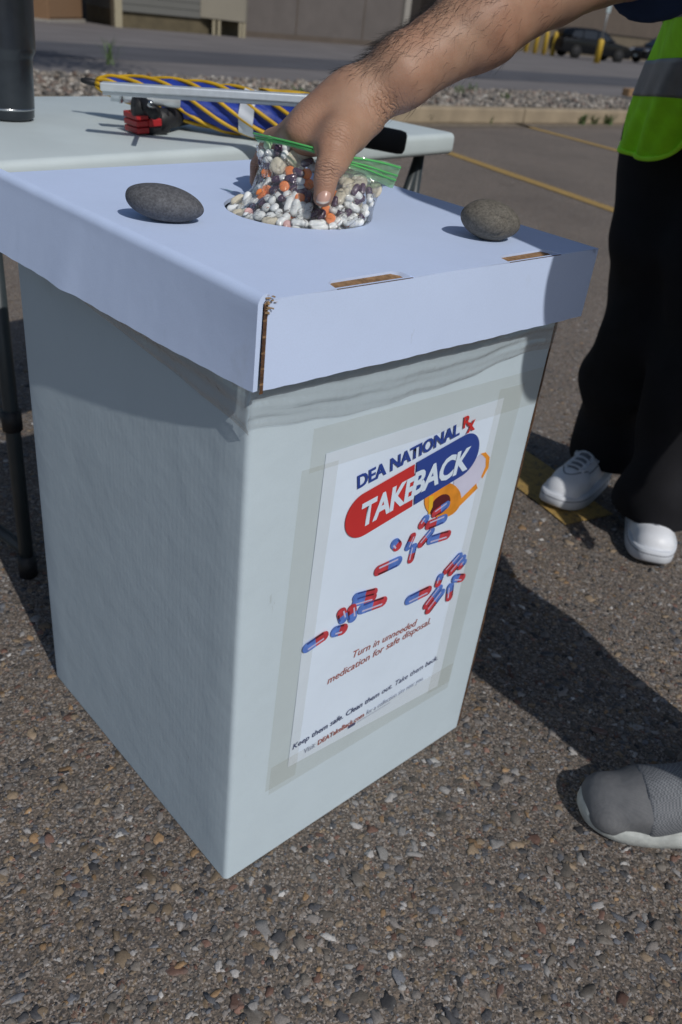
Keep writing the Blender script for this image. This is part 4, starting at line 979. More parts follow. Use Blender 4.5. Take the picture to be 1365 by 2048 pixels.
r1 = FC(*Z5(1049, 240)); text_me('x', r1[0]+.001, r1[1]-.0005, r1[0]+.0155, r1[1]+.0018, MAT['ink_red'], lp+.0003, 'heading', .03, .0, .0135)
n0, n1 = FC(*Z6(560, 462)), FC(*Z6(995, 237)); text_me('Turn in unneeded', *n0, *n1, MAT['ink_brick'], INK, 'body_text', .006, .2)
n0, n1 = FC(*Z6(388, 640)), FC(*Z6(1090, 226)); text_me('medication for safe disposal.', *n0, *n1, MAT['ink_brick'], INK, 'body_text', .006, .2)
n0, n1 = FC(*Z6(150, 1086)), FC(*Z6(1140, 470)); text_me('Keep them safe. Clean them out. Take them back.', *n0, *n1, MAT['ink_slate'], INK, 'body_text', .012, .2)
n0, n1 = FC(*Z6(228, 1114)), FC(*Z6(1042, 608))
dv = Vector(n1)-Vector(n0)
def seg(t0, t1): p_ = Vector(n0)+dv*t0; q_ = Vector(n0)+dv*t1; return p_.x, p_.y, q_.x, q_.y
text_me('Visit', *seg(0, .085), MAT['ink_grey'], INK, 'body_text', 0, .1, .0085); text_me('DEATakeBack.com', *seg(.105, .475), MAT['ink_brick'], INK, 'body_text', .014, .1, .0085)
text_me('for a collection site near you.', *seg(.495, 1), MAT['ink_grey'], INK, 'body_text', 0, .1, .0085)
s_, z_ = FC(*Z6(528, 938)); flat_poly([(s_, z_-.002), (s_+.013, z_-.0018), (s_+.0135, z_+.0030), (s_+.0005, z_+.0028)], MAT['ink_slate'], INK, 'printed_mark', None, False)
flat_poly([(s_+.016, z_-.0002), (s_+.078, z_+.0008), (s_+.078, z_+.0016), (s_+.016, z_+.0006)], MAT['ink_grey'], INK, 'printed_mark', None, False)

# ================================================================== ROCKS
def rock(name, label, pu, pv, semi, ang, tilt, m, seed, crack=False):
    r = np.random.default_rng(seed); V, F = icosa(5); o_ = r.uniform(-5, 5, 3)
    ph = r.uniform(0, 6.28, (6, 3)); fr = r.uniform(1.2, 3.4, (6, 3))
    dsp = sum((.012*np.sin(V@fr[i]*1.0+ph[i, 0])) for i in range(6))+.003*np.sin(V[:, 0]*9+V[:, 2]*7)*np.cos(V[:, 1]*8)
    V = V*(1+dsp)[:, None]
    V = np.sign(V)*np.abs(V)**1.02*np.array(semi)
    if crack:
        pth = np.array([(-.2, .55), (.05, .35), (.28, .42), (.42, .1), (.35, -.3), (.12, -.55), (-.05, -.62)])*np.array([semi[0], semi[2]])
        dm = np.full(len(V), 9.)
        for a_, b_ in zip(pth, pth[1:]):
            d = b_-a_; t = np.clip(((V[:, [0, 2]]-a_)@d)/(d@d), 0, 1); dm = np.minimum(dm, np.linalg.norm(V[:, [0, 2]]-a_-t[:, None]*d, axis=1))
        V = V*(1-.055*np.exp(-(dm/.0011)**2)*(V[:, 1] < 0))[:, None]
    R = (Matrix.Rotation(ang, 3, 'Z')@Matrix.Rotation(tilt, 3, 'Y')); V = V@np.array(R).T
    me = mesh_np(name, V, F); o = link(name, me, m, None, True); p_ = PZ(pu, pv, ZL); o.location = (p_.x, p_.y, ZL-V[:, 2].min()-.0006)
    tag(o, label, 'rock', 'rocks weighing down the lid'); return o
rock('rock', 'blue grey oval river rock on the lid to the left of the bag', 329, 441, (.0385, .0245, .0175), rad(10), rad(6), MAT['rock_blue'], 1)
rock('rock', 'brown grey rounded rock with a crack on the lid near the right corner', 974, 478, (.0325, .026, .0205), rad(10), rad(9), MAT['rock_brown'], 9, True)

# ================================================================== PEOPLE
def body_obj(name, prims, h, m, parent, k=.012, warp=None, cut=None, smooth=2, cam_axes=False, extra=None):
    V, Q = sdf_mesh(prims, h, k, warp, cut, smooth, [list(RT), list(UP), list(-FW)] if cam_axes else None)
    a, b, c, d = (V[Q[:, i]] for i in range(4))
    if np.einsum('ij,ij->', a, np.cross(b, c))+np.einsum('ij,ij->', a, np.cross(c, d)) < 0: Q = Q[:, ::-1]
    if extra is not None:
        Q = np.concatenate([Q, extra[1]+len(V)]); V = np.concatenate([V, extra[0]])
    if name is None: return V, Q
    return link(name, mesh_np(name, V-np.array(parent.location), Q), m, parent, True)
def chain(pts, k=None):
    """[(Vector, r)...] -> round cones"""
    return [(a[0], b[0], a[1], b[1])+((k,) if k else ()) for a, b in zip(pts, pts[1:])]
def folds(amp, s1, s2, seed):
    r = np.random.default_rng(seed); K = r.normal(0, 1, (6, 3)); K /= np.linalg.norm(K, axis=1)[:, None]; ph = r.uniform(0, 6, 6)
    def w(G):
        o = 0
        for i in range(6): o = o+np.sin((G@K[i])*(s1 if i < 3 else s2)+ph[i]+1.5*np.sin(G[..., 2]*s1*.3+i))
        return amp*o/3
    return w
def head_prims(c, face, up):
    """c = skull centre, face/up unit vectors"""
    side = up.cross(face).normalized(); P = []
    P += [(c+face*.0, c-face*.03+up*.02, .086, .088, .02), (c+face*.03-up*.06, c+face*.045-up*.095, .062, .042, .02), (c+face*.055+up*.02, c+face*.06-up*.04, .055, .045, .02)]
    P += [(c+face*.098+up*.005, c+face*.122-up*.038, .009, .014, .01), (c+face*.088-up*.066, c+face*.09-up*.07, .016, .016, .012)]
    for s_ in (1, -1):
        P += [(c+side*s_*.083-up*.005, c+side*s_*.088-up*.045-face*.004, .017, .011, .006), (c+face*.08+side*s_*.018+up*.022, c+face*.072+side*s_*.05+up*.020, .012, .012, .01), (c+face*.084+side*s_*.012-up*.073, c+face*.086-up*.071, .008, .009, .006)]
    P += [(c-up*.08-face*.01, c-up*.17-face*.03, .056, .06, .02)]
    return P
def mitt(wr, pd, nd, sd):
    """relaxed five-fingered hand: wrist, pointing dir, palm normal dir, thumb-side dir"""
    P = []; base = wr+pd*.02
    for i, (o_, L_, r_) in enumerate(((.030, .085, .0095), (.010, .095, .0098), (-.010, .088, .0092), (-.028, .068, .008))):
        mc = base+pd*(.075-.006*i)+sd*o_; P.append((base+sd*o_*.5, mc, .017, .0125, .012))
        p1 = mc+pd*L_*.45+nd*L_*.12; p2 = p1+pd*L_*.26+nd*L_*.20; p3 = p2+pd*L_*.10+nd*L_*.22
        P += [(mc, p1, r_*1.1, r_, .004), (p1, p2, r_, r_*.92, .003), (p2, p3, r_*.92, r_*.8, .003)]
    t0 = base+sd*.02; t1 = t0+sd*.035+pd*.035+nd*.012; t2 = t1+pd*.035+sd*.008+nd*.012; P += [(t0, t1, .018, .013, .012), (t1, t2, .012, .0095, .005)]
    return P

# ---- shoes, built toe along +x with the sole on z = 0
def extrude_outline(fn, z0, z1, n=64, flare=0.0, bev=.004):
    V = []; F = []; lv = [(z0, -bev), (z0+bev, 0), (z1-bev, 0), (z1, -bev)]
    for z, o_ in lv:
        for i in range(n):
            a = 2*math.pi*i/n; x_, y_ = fn(a, o_); V.append((x_, y_, z+(.018*max(0, (x_-.22)/.08)**2 if z < z1-.006 else .010*max(0, (x_-.22)/.08)**2)))
    for j in range(3):
        for i in range(n): F.append((j*n+i, j*n+(i+1) % n, (j+1)*n+(i+1) % n, (j+1)*n+i))
    F.append(tuple(range(n))[::-1]); F.append(tuple(3*n+i for i in range(n))); return V, F
def sole_outline(L_, w_toe, w_mid, w_heel):
    def fn(a, off):
        c, s_ = math.cos(a), math.sin(a); t = (c+1)/2; x_ = L_*(.5+.5*math.copysign(abs(c)**.75, c))
        w = w_heel+(w_mid-w_heel)*math.sin(min(1, t*1.6)*math.pi/2)**2 if t < .45 else w_mid+(w_toe-w_mid)*math.sin(min(1, (t-.45)/.3)*math.pi/2)
        y_ = w*math.copysign(abs(s_)**.7, s_)+.006*math.sin(math.pi*t)
        return x_+off*c*1.0, y_+off*s_
    return fn
def shoe_white(parent, toe, heading, roll=0):
    L_ = .295; root = link('shoe', sdf_upper(white=True), MAT['leather'], parent, True)
    x_ = Vector(heading).normalized(); R = frame_mat(x_, None, (0, 0, 1)).to_4x4(); R.translation = Vector(toe)-x_*L_-parent.location; root.matrix_local = R
    V, F = extrude_outline(sole_outline(L_, .056, .047, .043), .0, .036, 64); link('sole', mesh('sole', V, F), MAT['rubber_white'], root, True)
    V, F = extrude_outline(sole_outline(L_+.0015, .0568, .0478, .0438), .0250, .0275, 64, bev=.0006); o = link('sole_line', mesh('line', V, F), MAT['sole_line'], root, True); o.location.x = -.001
    from mathutils.bvhtree import BVHTree
    bv = BVHTree.FromPolygons([v.co.copy() for v in root.data.vertices], [tuple(p.vertices) for p in root.data.polygons])
    def top(x_, y_, o_=.001):
        h = bv.ray_cast(Vector((x_, y_, .4)), Vector((0, 0, -1))); return (x_, y_, (h[0].z if h[0] is not None else .05)+o_)
    link('tongue', mesh('tg', *grid_panel(lambda a, b: Vector(top(.212-.122*a, (b-.5)*.028, .0012)), 16, 6)), MAT['sole_line'], root, True)
    for i in range(6):
        xx = .202-.019*i; w = .021
        link('lace', mesh('lace', *tube([top(xx, -w+2*w*k/8, .0022) for k in range(9)], .0030, 6)), MAT['lace'], root, True)
    for sg in (1, -1):
        link('eyestay', mesh('es', *tube([top(.208-.115*k/12, sg*(.0225+.001*math.sin(k)), .0004) for k in range(13)], .0034, 6)), MAT['leather'], root, True)
        pts = [top(.112, sg*.006, .004), top(.128, sg*.024, .008), top(.140, sg*.030, .005), top(.122, sg*.014, .004)]; link('lace_loop', mesh('ll', *tube(catmull(pts, 5), .0024, 6)), MAT['lace'], root, True)
    link('toe_seam', mesh('seam', *tube([top(.236-.050*(k/10)**2, .030*k/10, .0001) for k in range(-10, 11)], .0017, 6)), MAT['sole_line'], root, True)
    for sg in (1, -1): link('side_seam', mesh('seam', *tube([top(.188-.10*k/10, sg*(.0335-.004*k/10), .0001) for k in range(11)], .0014, 6)), MAT['sole_line'], root, True)
    return root
_up = {}
def sdf_upper(white):
    if white in _up: return _up[white].copy()
    Vv = Vector
    if white:
        P = [(Vv((.250, .004, .040)), Vv((.20, .004, .046)), .031, .037), (Vv((.245, .016, .034)), Vv((.245, -.010, .034)), .030, .030), (Vv((.20, .012, .038)), Vv((.12, .004, .050)), .034, .036), (Vv((.20, -.010, .038)), Vv((.06, 0, .045)), .034, .033),
             (Vv((.17, .0, .066)), Vv((.085, 0, .092)), .022, .032), (Vv((.05, 0, .04)), Vv((.055, 0, .095)), .033, .034)]
        cut = lambda G: np.maximum(.020-G[..., 2], -1)
        V, Q = body_obj(None, P, .0035, None, None, .02, None, cut, 3)
    else:
        P = [(Vv((.250, .002, .028)), Vv((.20, .004, .036)), .035, .042), (Vv((.250, .018, .024)), Vv((.250, -.016, .024)), .031, .031), (Vv((.20, .014, .032)), Vv((.12, .004, .05)), .040, .040), (Vv((.20, -.012, .032)), Vv((.06, 0, .045)), .039, .036),
             (Vv((.17, .0, .052)), Vv((.085, 0, .082)), .030, .038), (Vv((.05, 0, .035)), Vv((.06, 0, .105)), .036, .037)]
        f_ = folds(.0016, 90, 150, 4)
        V, Q = body_obj(None, P, .0035, None, None, .02, lambda G: f_(G)*np.exp(-((G[..., 0]-.2)/.045)**2), lambda G: np.maximum(.012-G[..., 2], -1), 3)
    _up[white] = mesh_np('upper', V, Q); return _up[white].copy()
def shoe_grey(parent, toe, heading):
    L_ = .29; root = link('shoe', sdf_upper(white=False), MAT['knit'], parent, True)
    x_ = Vector(heading).normalized(); R = frame_mat(x_, None, (0, 0, 1)).to_4x4(); R.translation = Vector(toe)-x_*L_-parent.location; root.matrix_local = R
    n = 72; fn = sole_outline(L_, .0555, .050, .044); V = []; F = []
    for j, (z, o_) in enumerate(((0, -.006), (.004, -.001), (.012, .0), (.020, -.001), (.024, -.004))):
        for i in range(n):
            a = 2*math.pi*i/n; px_, py_ = fn(a, o_); t = px_/L_
            lift = (.011*max(0, (t-.84)/.16)**1.5 if j >= 3 else .008*max(0, (t-.8)/.2)**2)
            V.append((px_, py_, z*(1+.30*(1-t))+lift+(.0012*math.sin(a*9) if j == 4 else 0)))
    for j in range(4):
        for i in range(n): F.append((j*n+i, j*n+(i+1) % n, (j+1)*n+(i+1) % n, (j+1)*n+i))
    F.append(tuple(range(n))[::-1]); F.append(tuple(4*n+i for i in range(n)))
    link('sole', mesh('sole', V, F), MAT['sole_dirty'], root, True)
    # ribbed collar over the instep
    Vv = Vector
    P = [(Vv((.250, .002, .028)), Vv((.20, .004, .036)), .0355, .0430), (Vv((.20, .014, .032)), Vv((.12, .004, .05)), .0410, .0410), (Vv((.20, -.012, .032)), Vv((.06, 0, .045)), .0400, .0370),
         (Vv((.17, .0, .052)), Vv((.085, 0, .082)), .0310, .0390), (Vv((.05, 0, .035)), Vv((.06, 0, .105)), .0370, .0380)]
    V, Q = body_obj(None, P, .0035, None, None, .02, None, lambda G: np.maximum(np.maximum(.022-G[..., 2], G[..., 0]-.212-.10*(G[..., 2]-.07)), G[..., 2]-.135), 2)
    link('collar', mesh_np('collar', V, Q), MAT['rib'], root, True); return root

# -------------------------------------------------- person in the vest, bending over the box
FCE = Vector((-.30, -.954, 0)); LAT = Vector((.954, -.30, 0)); Z = Vector((0, 0, 1))
HIP = Vector((.785, 1.225, .90)); SHR = PD(1420, -140, 1.20); SHL = SHR+LAT*.36; SHC = (SHR+SHL)/2
p1 = empty('person', (HIP.x, HIP.y, 0)); tag(p1, 'person in a lime safety vest reaching a bare arm to the bag of pills', 'person')
EL = PY(1110, -50, .520)
hand = []
W1 = PY(728, 198, .375); F1 = PY(800, 148, .385); F2 = PY(962, 44, .44)
hand += chain([(W1, .0265), (F1, .0335), (F2, .0445), (EL, .048), (EL.lerp(SHR, .5), .052), (SHR, .058)], .02)
wa = PY(712, 196, .372); wb = PY(716, 208, .395)
mcp = [PY(606, 266, .337), PY(597, 262, .362), PY(603, 258, .386), PY(618, 257, .408)]
for i, m_ in enumerate(mcp): hand.append((wa.lerp(wb, i/3), m_, .0235, .0145-.0008*i, .024))
hand.append((PY(690, 217, .37), PY(636, 246, .36), .027, .022, .024)); hand.append((PY(676, 264, .325), PY(612, 266, .338), .0150, .0135, .022))
fingers = [[PY(540, 284, .392), PY(518, 330, .412), PY(513, 362, .412)], [PY(545, 278, .425), PY(536, 335, .440), PY(540, 372, .436)],
           [PY(560, 272, .442), PY(562, 330, .452), PY(570, 368, .446)], [PY(592, 268, .450), PY(596, 318, .456), PY(604, 350, .450)]]
for i, (m_, f_) in enumerate(zip(mcp, fingers)):
    r_ = (.0100, .0102, .0098, .0086)[i]
    hand += [(m_, f_[0], .0138-.0008*i, r_*1.08, .012), (f_[0], f_[1], r_*1.08, r_*.95, .003), (f_[1], f_[2], r_*.95, r_*.82, .003)]
t_cmc, t_mcp, t_ip, t_tip = PY(708, 232, .352), PY(678, 270, .312), PY(657, 332, .279), PY(647, 393, .270)
hand += [(t_cmc, t_mcp, .0215, .0165, .014), (t_mcp, t_ip, .0158, .0122, .010), (t_ip, t_ip.lerp(t_tip, .5), .0128, .0118, .004), (t_ip.lerp(t_tip, .5), t_tip, .0122, .0103, .003)]
hand += [(PY(662, 292, .302), PY(622, 282, .326), .0125, .0120, .018), (PY(694, 285, .318), PY(674, 330, .288), .0130, .0100, .014), (PY(735, 228, .36), PY(695, 278, .335), .0200, .0145, .014), (PY(700, 262, .345), PY(620, 275, .350), .0165, .0125, .016)]
TEND = [(np.array(wa.lerp(wb, i/3)), np.array(m_)) for i, m_ in enumerate(mcp)]
def skin_warp(G):       # knuckle folds on the thumb, a crease at the wrist, tendons
    o_ = np.zeros(G.shape[:3]); ax_ = np.array((t_tip-t_ip).normalized()); g = (G-np.array(t_ip))@ax_; near = np.exp(-(np.linalg.norm(G-np.array(t_ip), axis=-1)/.016)**2)
    o_ += near*.0010*np.cos(g*2*np.pi/.0046)
    for a_, b_ in TEND:      # extensor tendons fanning over the back of the hand
        d_ = b_-a_; t_ = np.clip(((G-a_)@d_)/(d_@d_), .15, .95); v_ = G-a_-t_[..., None]*d_; r2 = v_-(v_@np.array(UP))[..., None]*np.array(UP)
        o_ -= .0013*np.exp(-(np.linalg.norm(r2, axis=-1)/.0035)**2)*(v_@np.array(UP) > 0)*np.sin(np.pi*t_)
    o_ += .0006*np.sin(G[..., 0]*95+2*np.sin(G[..., 2]*60))*np.sin(G[..., 2]*110+G[..., 1]*70)
    aw = np.array((W1-F1).normalized()); gw = (G-np.array(PY(758, 226, .37)))@aw; nw = np.exp(-(np.linalg.norm(G-np.array(PY(764, 222, .355)), axis=-1)/.02)**2)
    o_ += nw*.0022*np.exp(-(gw/.0022)**2)
    return o_
arm = body_obj(None, hand, .0020, None, None, .012, skin_warp, None, 2, True)
up_h = (SHC-HIP).normalized(); hd = SHC+Vector((-.05, -.17, .10))
tor = [(HIP-LAT*.05, HIP+LAT*.07, .10, .11), (HIP, HIP.lerp(SHC, .5)+Z*.03+LAT*.03, .10, .09), (HIP.lerp(SHC, .5)+Z*.03, SHC-LAT*.06-up_h*.06, .08, .08), (HIP.lerp(SHC, .5)+Z*.05+LAT*.06, SHC+LAT*.08-up_h*.06, .11, .10), (SHL, SHR, .06, .06)]
tor += [(SHC, hd-up_h*.05, .058, .056)]+head_prims(hd, (FCE*.6-Z*.8).normalized(), (FCE*.8+Z*.6).normalized())
lw = SHL+Vector((.10, -.10, -.50)); le_ = SHL+Vector((.10, .02, -.27))
tor += [(SHL, le_, .055, .042), (le_, lw, .042, .028)]+mitt(lw, Vector((-.05, -.25, -.96)).normalized(), Vector((-.9, -.1, 0)), Vector((0, -1, -.2)).normalized())
legR = [(PY(1352, 255, 1.25), .098), (PY(1322, 500, 1.215), .088), (PY(1310, 600, 1.205), .084), (PY(1246, 760, 1.215), .080), (PY(1214, 880, 1.25), .076), (PY(1207, 915, 1.265), .076)]
legL = [(PY(1490, 250, 1.18), .100), (PY(1450, 480, 1.10), .090), (PY(1420, 640, 1.05), .084), (PY(1350, 860, 1.035), .076), (PY(1312, 1000, 1.03), .083), (PY(1303, 1050, 1.025), .086)]
for lg in (legR, legL): tor += [(a[0], b[0], a[1]*.62, b[1]*.5) for a, b in zip(lg[:4], lg[1:4])]
body_obj('body', tor, .011, MAT['skin'], p1, .02, extra=arm)
hr = body_obj('hair', [(hd+(FCE*.8+Z*.6)*.02-(FCE*.6-Z*.8)*.03, hd+(FCE*.8+Z*.6)*.03, .096, .092)], .011, MAT['hair'], p1, .02, folds(.003, 60, 110, 2), lambda G: (G-np.array(hd))@np.array((FCE*.6-Z*.8).normalized())-.045)
l0_ = Vector(p1.location)
skin_creases(SKIN, [(tuple(PY(655, 340, .268)-l0_), tuple((t_tip-t_ip).normalized()), .012, .0062, 1.0), (tuple(t_mcp-l0_-Vector((0, .014, 0))), tuple((t_ip-t_mcp).normalized()), .017, .0085, .7),
                    (tuple(PY(762, 222, .355)-l0_), tuple((W1-F1).normalized()), .020, .011, 1.1), (tuple(PY(620, 255, .34)-l0_), tuple((mcp[0]-wa).normalized()), .022, .009, .5), (tuple(PY(513, 330, .405)-l0_), (0, 0, 1), .012, .006, .7)])
# thumb nail
dt = (t_tip-CAM_POS).dot(FW)
def nail_fn(s_, t_):
    a = (s_-.5)*2; tt = (t_-.5)*2
    half = 14.2*(1-.14*tt*tt); uu = 648.0+a*half-2.2*tt; vv = 394+tt*14.5-4.5*a*a*(-1 if tt < 0 else 1)*abs(tt)
    d_ = dt-.0102*math.sqrt(max(.0, 1-(a*.80)**2))-.0011+.0011*tt+.0012*tt*tt
    return PD(uu, vv, d_)-p1.location
V, F = grid_panel(nail_fn, 12, 12); nm = mesh('nail', V, F); nm.materials.append(MAT['nail']); nm.materials.append(MAT['nail_tip'])
for i, f in enumerate(nm.polygons): f.material_index = 1 if i//12 >= 10 else 0
o = link('thumbnail', nm, None, p1, True); add_mod(o, 'SOLIDIFY', thickness=.0007, offset=0)
# arm hair: thin dark strands lying towards the hand
AV = arm[0]; axn = np.array((F1-F2).normalized()); upn = np.array(UP)*.75-np.array(RT)*.5; upn /= np.linalg.norm(upn)
rel = AV-np.array(W1); tl_ = rel@(-axn); cen = np.array(W1)+tl_[:, None]*(-axn)
nrm = AV-cen; nrm /= np.maximum(np.linalg.norm(nrm, axis=1), 1e-6)[:, None]
vis = nrm@np.array(-FW) > -.45; wt = np.clip(.30+.75*(nrm@upn), .03, 1)*vis*((tl_ > -.012) & (tl_ < .25))*np.clip(.3+tl_/.05, .25, 1)
pick = RNG.choice(len(AV), 3000, replace=False, p=wt/wt.sum()); Vh = []; Fh = []
for c_, i in enumerate(pick):
    p_ = AV[i]; n_ = nrm[i]; sd = np.cross(n_, axn); L_ = RNG.uniform(.008, .021); cur = RNG.normal(0, .55); dr = axn*.9+sd*cur*.8+n_*RNG.uniform(.10, .38); dr /= np.linalg.norm(dr)
    q1 = p_+dr*L_*.4; dr2 = dr+sd*RNG.normal(.25, .4)+n_*RNG.normal(-.05, .12); q2 = q1+dr2/np.linalg.norm(dr2)*L_*.35; q3 = q2+(dr2+sd*.2)/np.linalg.norm(dr2)*L_*.3
    w = .00012
    for qq, ww in ((p_-n_*.0004, w), (q1, w), (q2, w*.8), (q3, w*.3)):
        for a in (0, 2.1, 4.2): Vh.append(qq+(sd*math.cos(a)+n_*math.sin(a))*ww)
    b0_ = c_*12
    for s_ in range(3):
        for k in range(3): Fh.append((b0_+s_*3+k, b0_+s_*3+(k+1) % 3, b0_+s_*3+3+(k+1) % 3, b0_+s_*3+3+k))
tag(link('arm_hair', mesh_np('arm_hair', np.array(Vh)-np.array(p1.location), Fh), MAT['hair'], p1), kind='stuff')
# clothes
slv = [(SHR, .085), (PD(1345, -105, 1.10), .074), (PD(1312, -78, 1.065), .069)]
sh_ = LAT*.06
ts = [(HIP-LAT*.05+sh_, HIP+LAT*.08, .125, .14), (HIP+sh_*.6, HIP.lerp(SHC, .5)+Z*.03+sh_, .13, .115), (HIP.lerp(SHC, .5)+Z*.03, SHC-LAT*.07-up_h*.06, .095, .095), (HIP.lerp(SHC, .5)+Z*.03+LAT*.08, SHC+LAT*.09-up_h*.06, .11, .108), (SHL, SHR, .072, .070), (SHL, SHL.lerp(le_, .8), .078, .068),
      (HIP+FCE*.03-LAT*.04, HIP+FCE*.08-LAT*.04-Z*.10, .115, .11), (HIP+FCE*.03+LAT*.06, HIP+FCE*.08+LAT*.06-Z*.10, .13, .125)]
body_obj('t_shirt', ts, .009, MAT['tshirt'], p1, .03, folds(.005, 34, 70, 8), lambda G: np.maximum(.80-G[..., 2], -1))
slw = np.array((slv[2][0]-slv[1][0]).normalized())
body_obj('sleeve', chain(slv), .006, MAT['navy'], p1, .02, folds(.004, 50, 90, 12), lambda G: (G-np.array(slv[2][0]))@slw-.012)
tf = folds(.011, 20, 44, 21)
body_obj('trousers', chain(legR, .05)+chain(legL, .05)+[(HIP-LAT*.05-Z*.03, HIP+LAT*.07-Z*.03, .115, .13, .05)], .009, MAT['trousers'], p1, .05, tf, lambda G: np.maximum(.058-G[..., 2], G[..., 2]-.93))
# vest: rings from the chest down to the hem, open at the front with rounded corners
rowR = [PY(1362, -40, .93), PY(1336, 30, .97), PY(1304, 112, 1.03), PY(1279, 182, 1.08), PY(1261, 232, 1.11), PY(1244, 292, 1.14)]
rowF = [PY(1560, -60, .62), PY(1520, 20, .68), PY(1470, 110, .76), PY(1412, 190, .85), PY(1374, 250, .91), PY(1330, 328, .975)]
def vest_pt(t, th, off=0.0):
    x_ = min(max(t, 0), .9999)*5; i = int(x_); f = x_-i
    R_ = rowR[i].lerp(rowR[i+1], f); F_ = rowF[i].lerp(rowF[i+1], f); d = F_-R_
    a, b = max(.12, d.dot(LAT)), max(.06, d.dot(FCE)); c = R_+LAT*a
    sa, ca_ = math.sin(th), math.cos(th); drop = (F_.z-R_.z)*max(0, ca_)**1.5
    wv = .006*math.sin(th*9+t*3)*t+.004*math.sin(th*17-t*5)*t
    bb = b if ca_ > 0 else .17
    return c-LAT*(a+off+wv)*sa+FCE*(bb+off+wv)*ca_+Z*drop-p1.location
def hem_t(th):
    g = abs(((th+math.pi) % (2*math.pi))-math.pi)      # angle from the front opening
    x_ = min(1, max(0, (g-.06)/.62)); return .80+.20*math.sqrt(1-(1-x_)**2)
TH0, TH1 = .06, 2*math.pi-.06; NTH = 110
def vest_sheet(t0, t1, off, nv, hem=False):
    V = []; F = []
    for j in range(nv+1):
        for i in range(NTH+1):
            th = TH0+(TH1-TH0)*i/NTH; tt = (t0+(t1-t0)*j/nv)*(hem_t(th) if hem else 1); V.append(vest_pt(tt, th, off))
    for j in range(nv):
        for i in range(NTH): F.append((j*(NTH+1)+i, j*(NTH+1)+i+1, (j+1)*(NTH+1)+i+1, (j+1)*(NTH+1)+i))
    return mesh('v', V, F)
vs = link('vest', vest_sheet(0, 1, 0, 40, True), MAT['vest'], p1, True); add_mod(vs, 'SOLIDIFY', thickness=.003, offset=0)
bd = link('reflective_band', vest_sheet(.43, .635, .0032, 8), MAT['band'], vs, True); add_mod(bd, 'SOLIDIFY', thickness=.0012, offset=0)
bd = link('reflective_band', vest_sheet(.10, .235, .0032, 8), MAT['band'], vs, True); add_mod(bd, 'SOLIDIFY', thickness=.0012, offset=0)
pts = [vest_pt(hem_t(TH0+(TH1-TH0)*i/160), TH0+(TH1-TH0)*i/160, .001) for i in range(161)]
pts = [vest_pt(k/20*.8, TH0, .001) for k in range(20)]+pts+[vest_pt(.8-k/20*.8, TH1, .001) for k in range(1, 20)]
link('binding', mesh('bind', *tube(pts, .0050, 8)), MAT['piping'], vs, True)
for o in (vs,): pass
q_ = PZ(1095, 1021); shoe_white(p1, (q_.x, q_.y, .0015), (-.60, -.80, 0)); q_ = PZ(1298, 1139); shoe_white(p1, (q_.x, q_.y, .0015), (-.16, -.987, 0))

# -------------------------------------------------- second person standing just outside the picture on the right
HC = Vector((.765, .085, .93)); f2 = Vector((-.75, .66, 0)).normalized(); l2 = Vector((-f2.y, f2.x, 0))
p2o = empty('person', (HC.x, HC.y, 0)); tag(p2o, 'person in grey knit slip-on shoes standing to the right of the box', 'person')
sh2 = HC+Z*.55; sL, sR = sh2+l2*.20, sh2-l2*.20; hd2 = sh2+Z*.27+f2*.03
eL, eR = sL-Z*.32+l2*.035-f2*.02, sR-Z*.27-l2*.07+f2*.02; wL, wR = eL+f2*.19-Z*.13-l2*.03, eR+f2*.2+Z*.10+l2*.08
tor = [(HC, HC+Z*.25, .13, .13), (HC+Z*.25, sh2-Z*.08, .14, .13), (sL, sR, .06, .06), (sh2, hd2-Z*.08, .055, .055)]+head_prims(hd2, f2, Z)
for s_, e_, w_, sg in ((sL, eL, wL, 1), (sR, eR, wR, -1)): tor += [(s_, e_, .055, .043), (e_, w_, .043, .028)]+mitt(w_, (w_-e_).normalized(), -l2*sg, Z)
lgR = [(HC+Vector((0, .09, -.05)), .10), (Vector((.785, .17, .50)), .075), (Vector((.755, .215, .10)), .046)]; lgL = [(HC+Vector((.0, -.09, -.05)), .10), (Vector((.865, -.03, .50)), .075), (Vector((.955, -.085, .10)), .048)]
for lg in (lgR, lgL): tor += [(a[0], b[0], a[1]*.8, b[1]*.8) for a, b in zip(lg, lg[1:])]
body_obj('body', tor, .010, MAT['skin'], p2o, .02)
body_obj('hair', [(hd2+Z*.03-f2*.03, hd2+Z*.03-f2*.01, .095, .093)], .011, MAT['hair'], p2o, .02, None, lambda G: (G-np.array(hd2))@np.array(f2)-.05)
body_obj('shirt', [(HC-Z*.06, HC+Z*.25, .195, .165), (HC+Z*.25-l2*.05, sh2-Z*.08-l2*.07, .14, .125), (HC+Z*.25+l2*.05, sh2-Z*.08+l2*.07, .14, .125), (sL, sR, .075, .075), (sL, sL.lerp(eL, .8), .078, .068), (sR, sR.lerp(eR, .8), .078, .068)], .010, MAT['navy'], p2o, .03, folds(.005, 30, 60, 31), lambda G: .80-G[..., 2])
body_obj('jeans', chain([(HC+Vector((0, .09, -.03)), .115), (Vector((.785, .17, .50)), .088), (Vector((.790, .212, .16)), .062)])+chain([(HC+Vector((0, -.09, -.03)), .115), (Vector((.865, -.03, .50)), .085), (Vector((.965, -.085, .14)), .07)])+[(HC-l2*.05, HC+l2*.05, .13, .13)], .010, MAT['jeans'], p2o, .04, folds(.005, 26, 55, 33), lambda G: np.maximum(.125-G[..., 2], G[..., 2]-1.0))
shoe_grey(p2o, (.470, .196, .001), (-.99, -.10, 0)); shoe_grey(p2o, (.690, -.110, .001), (-.99, .10, 0))

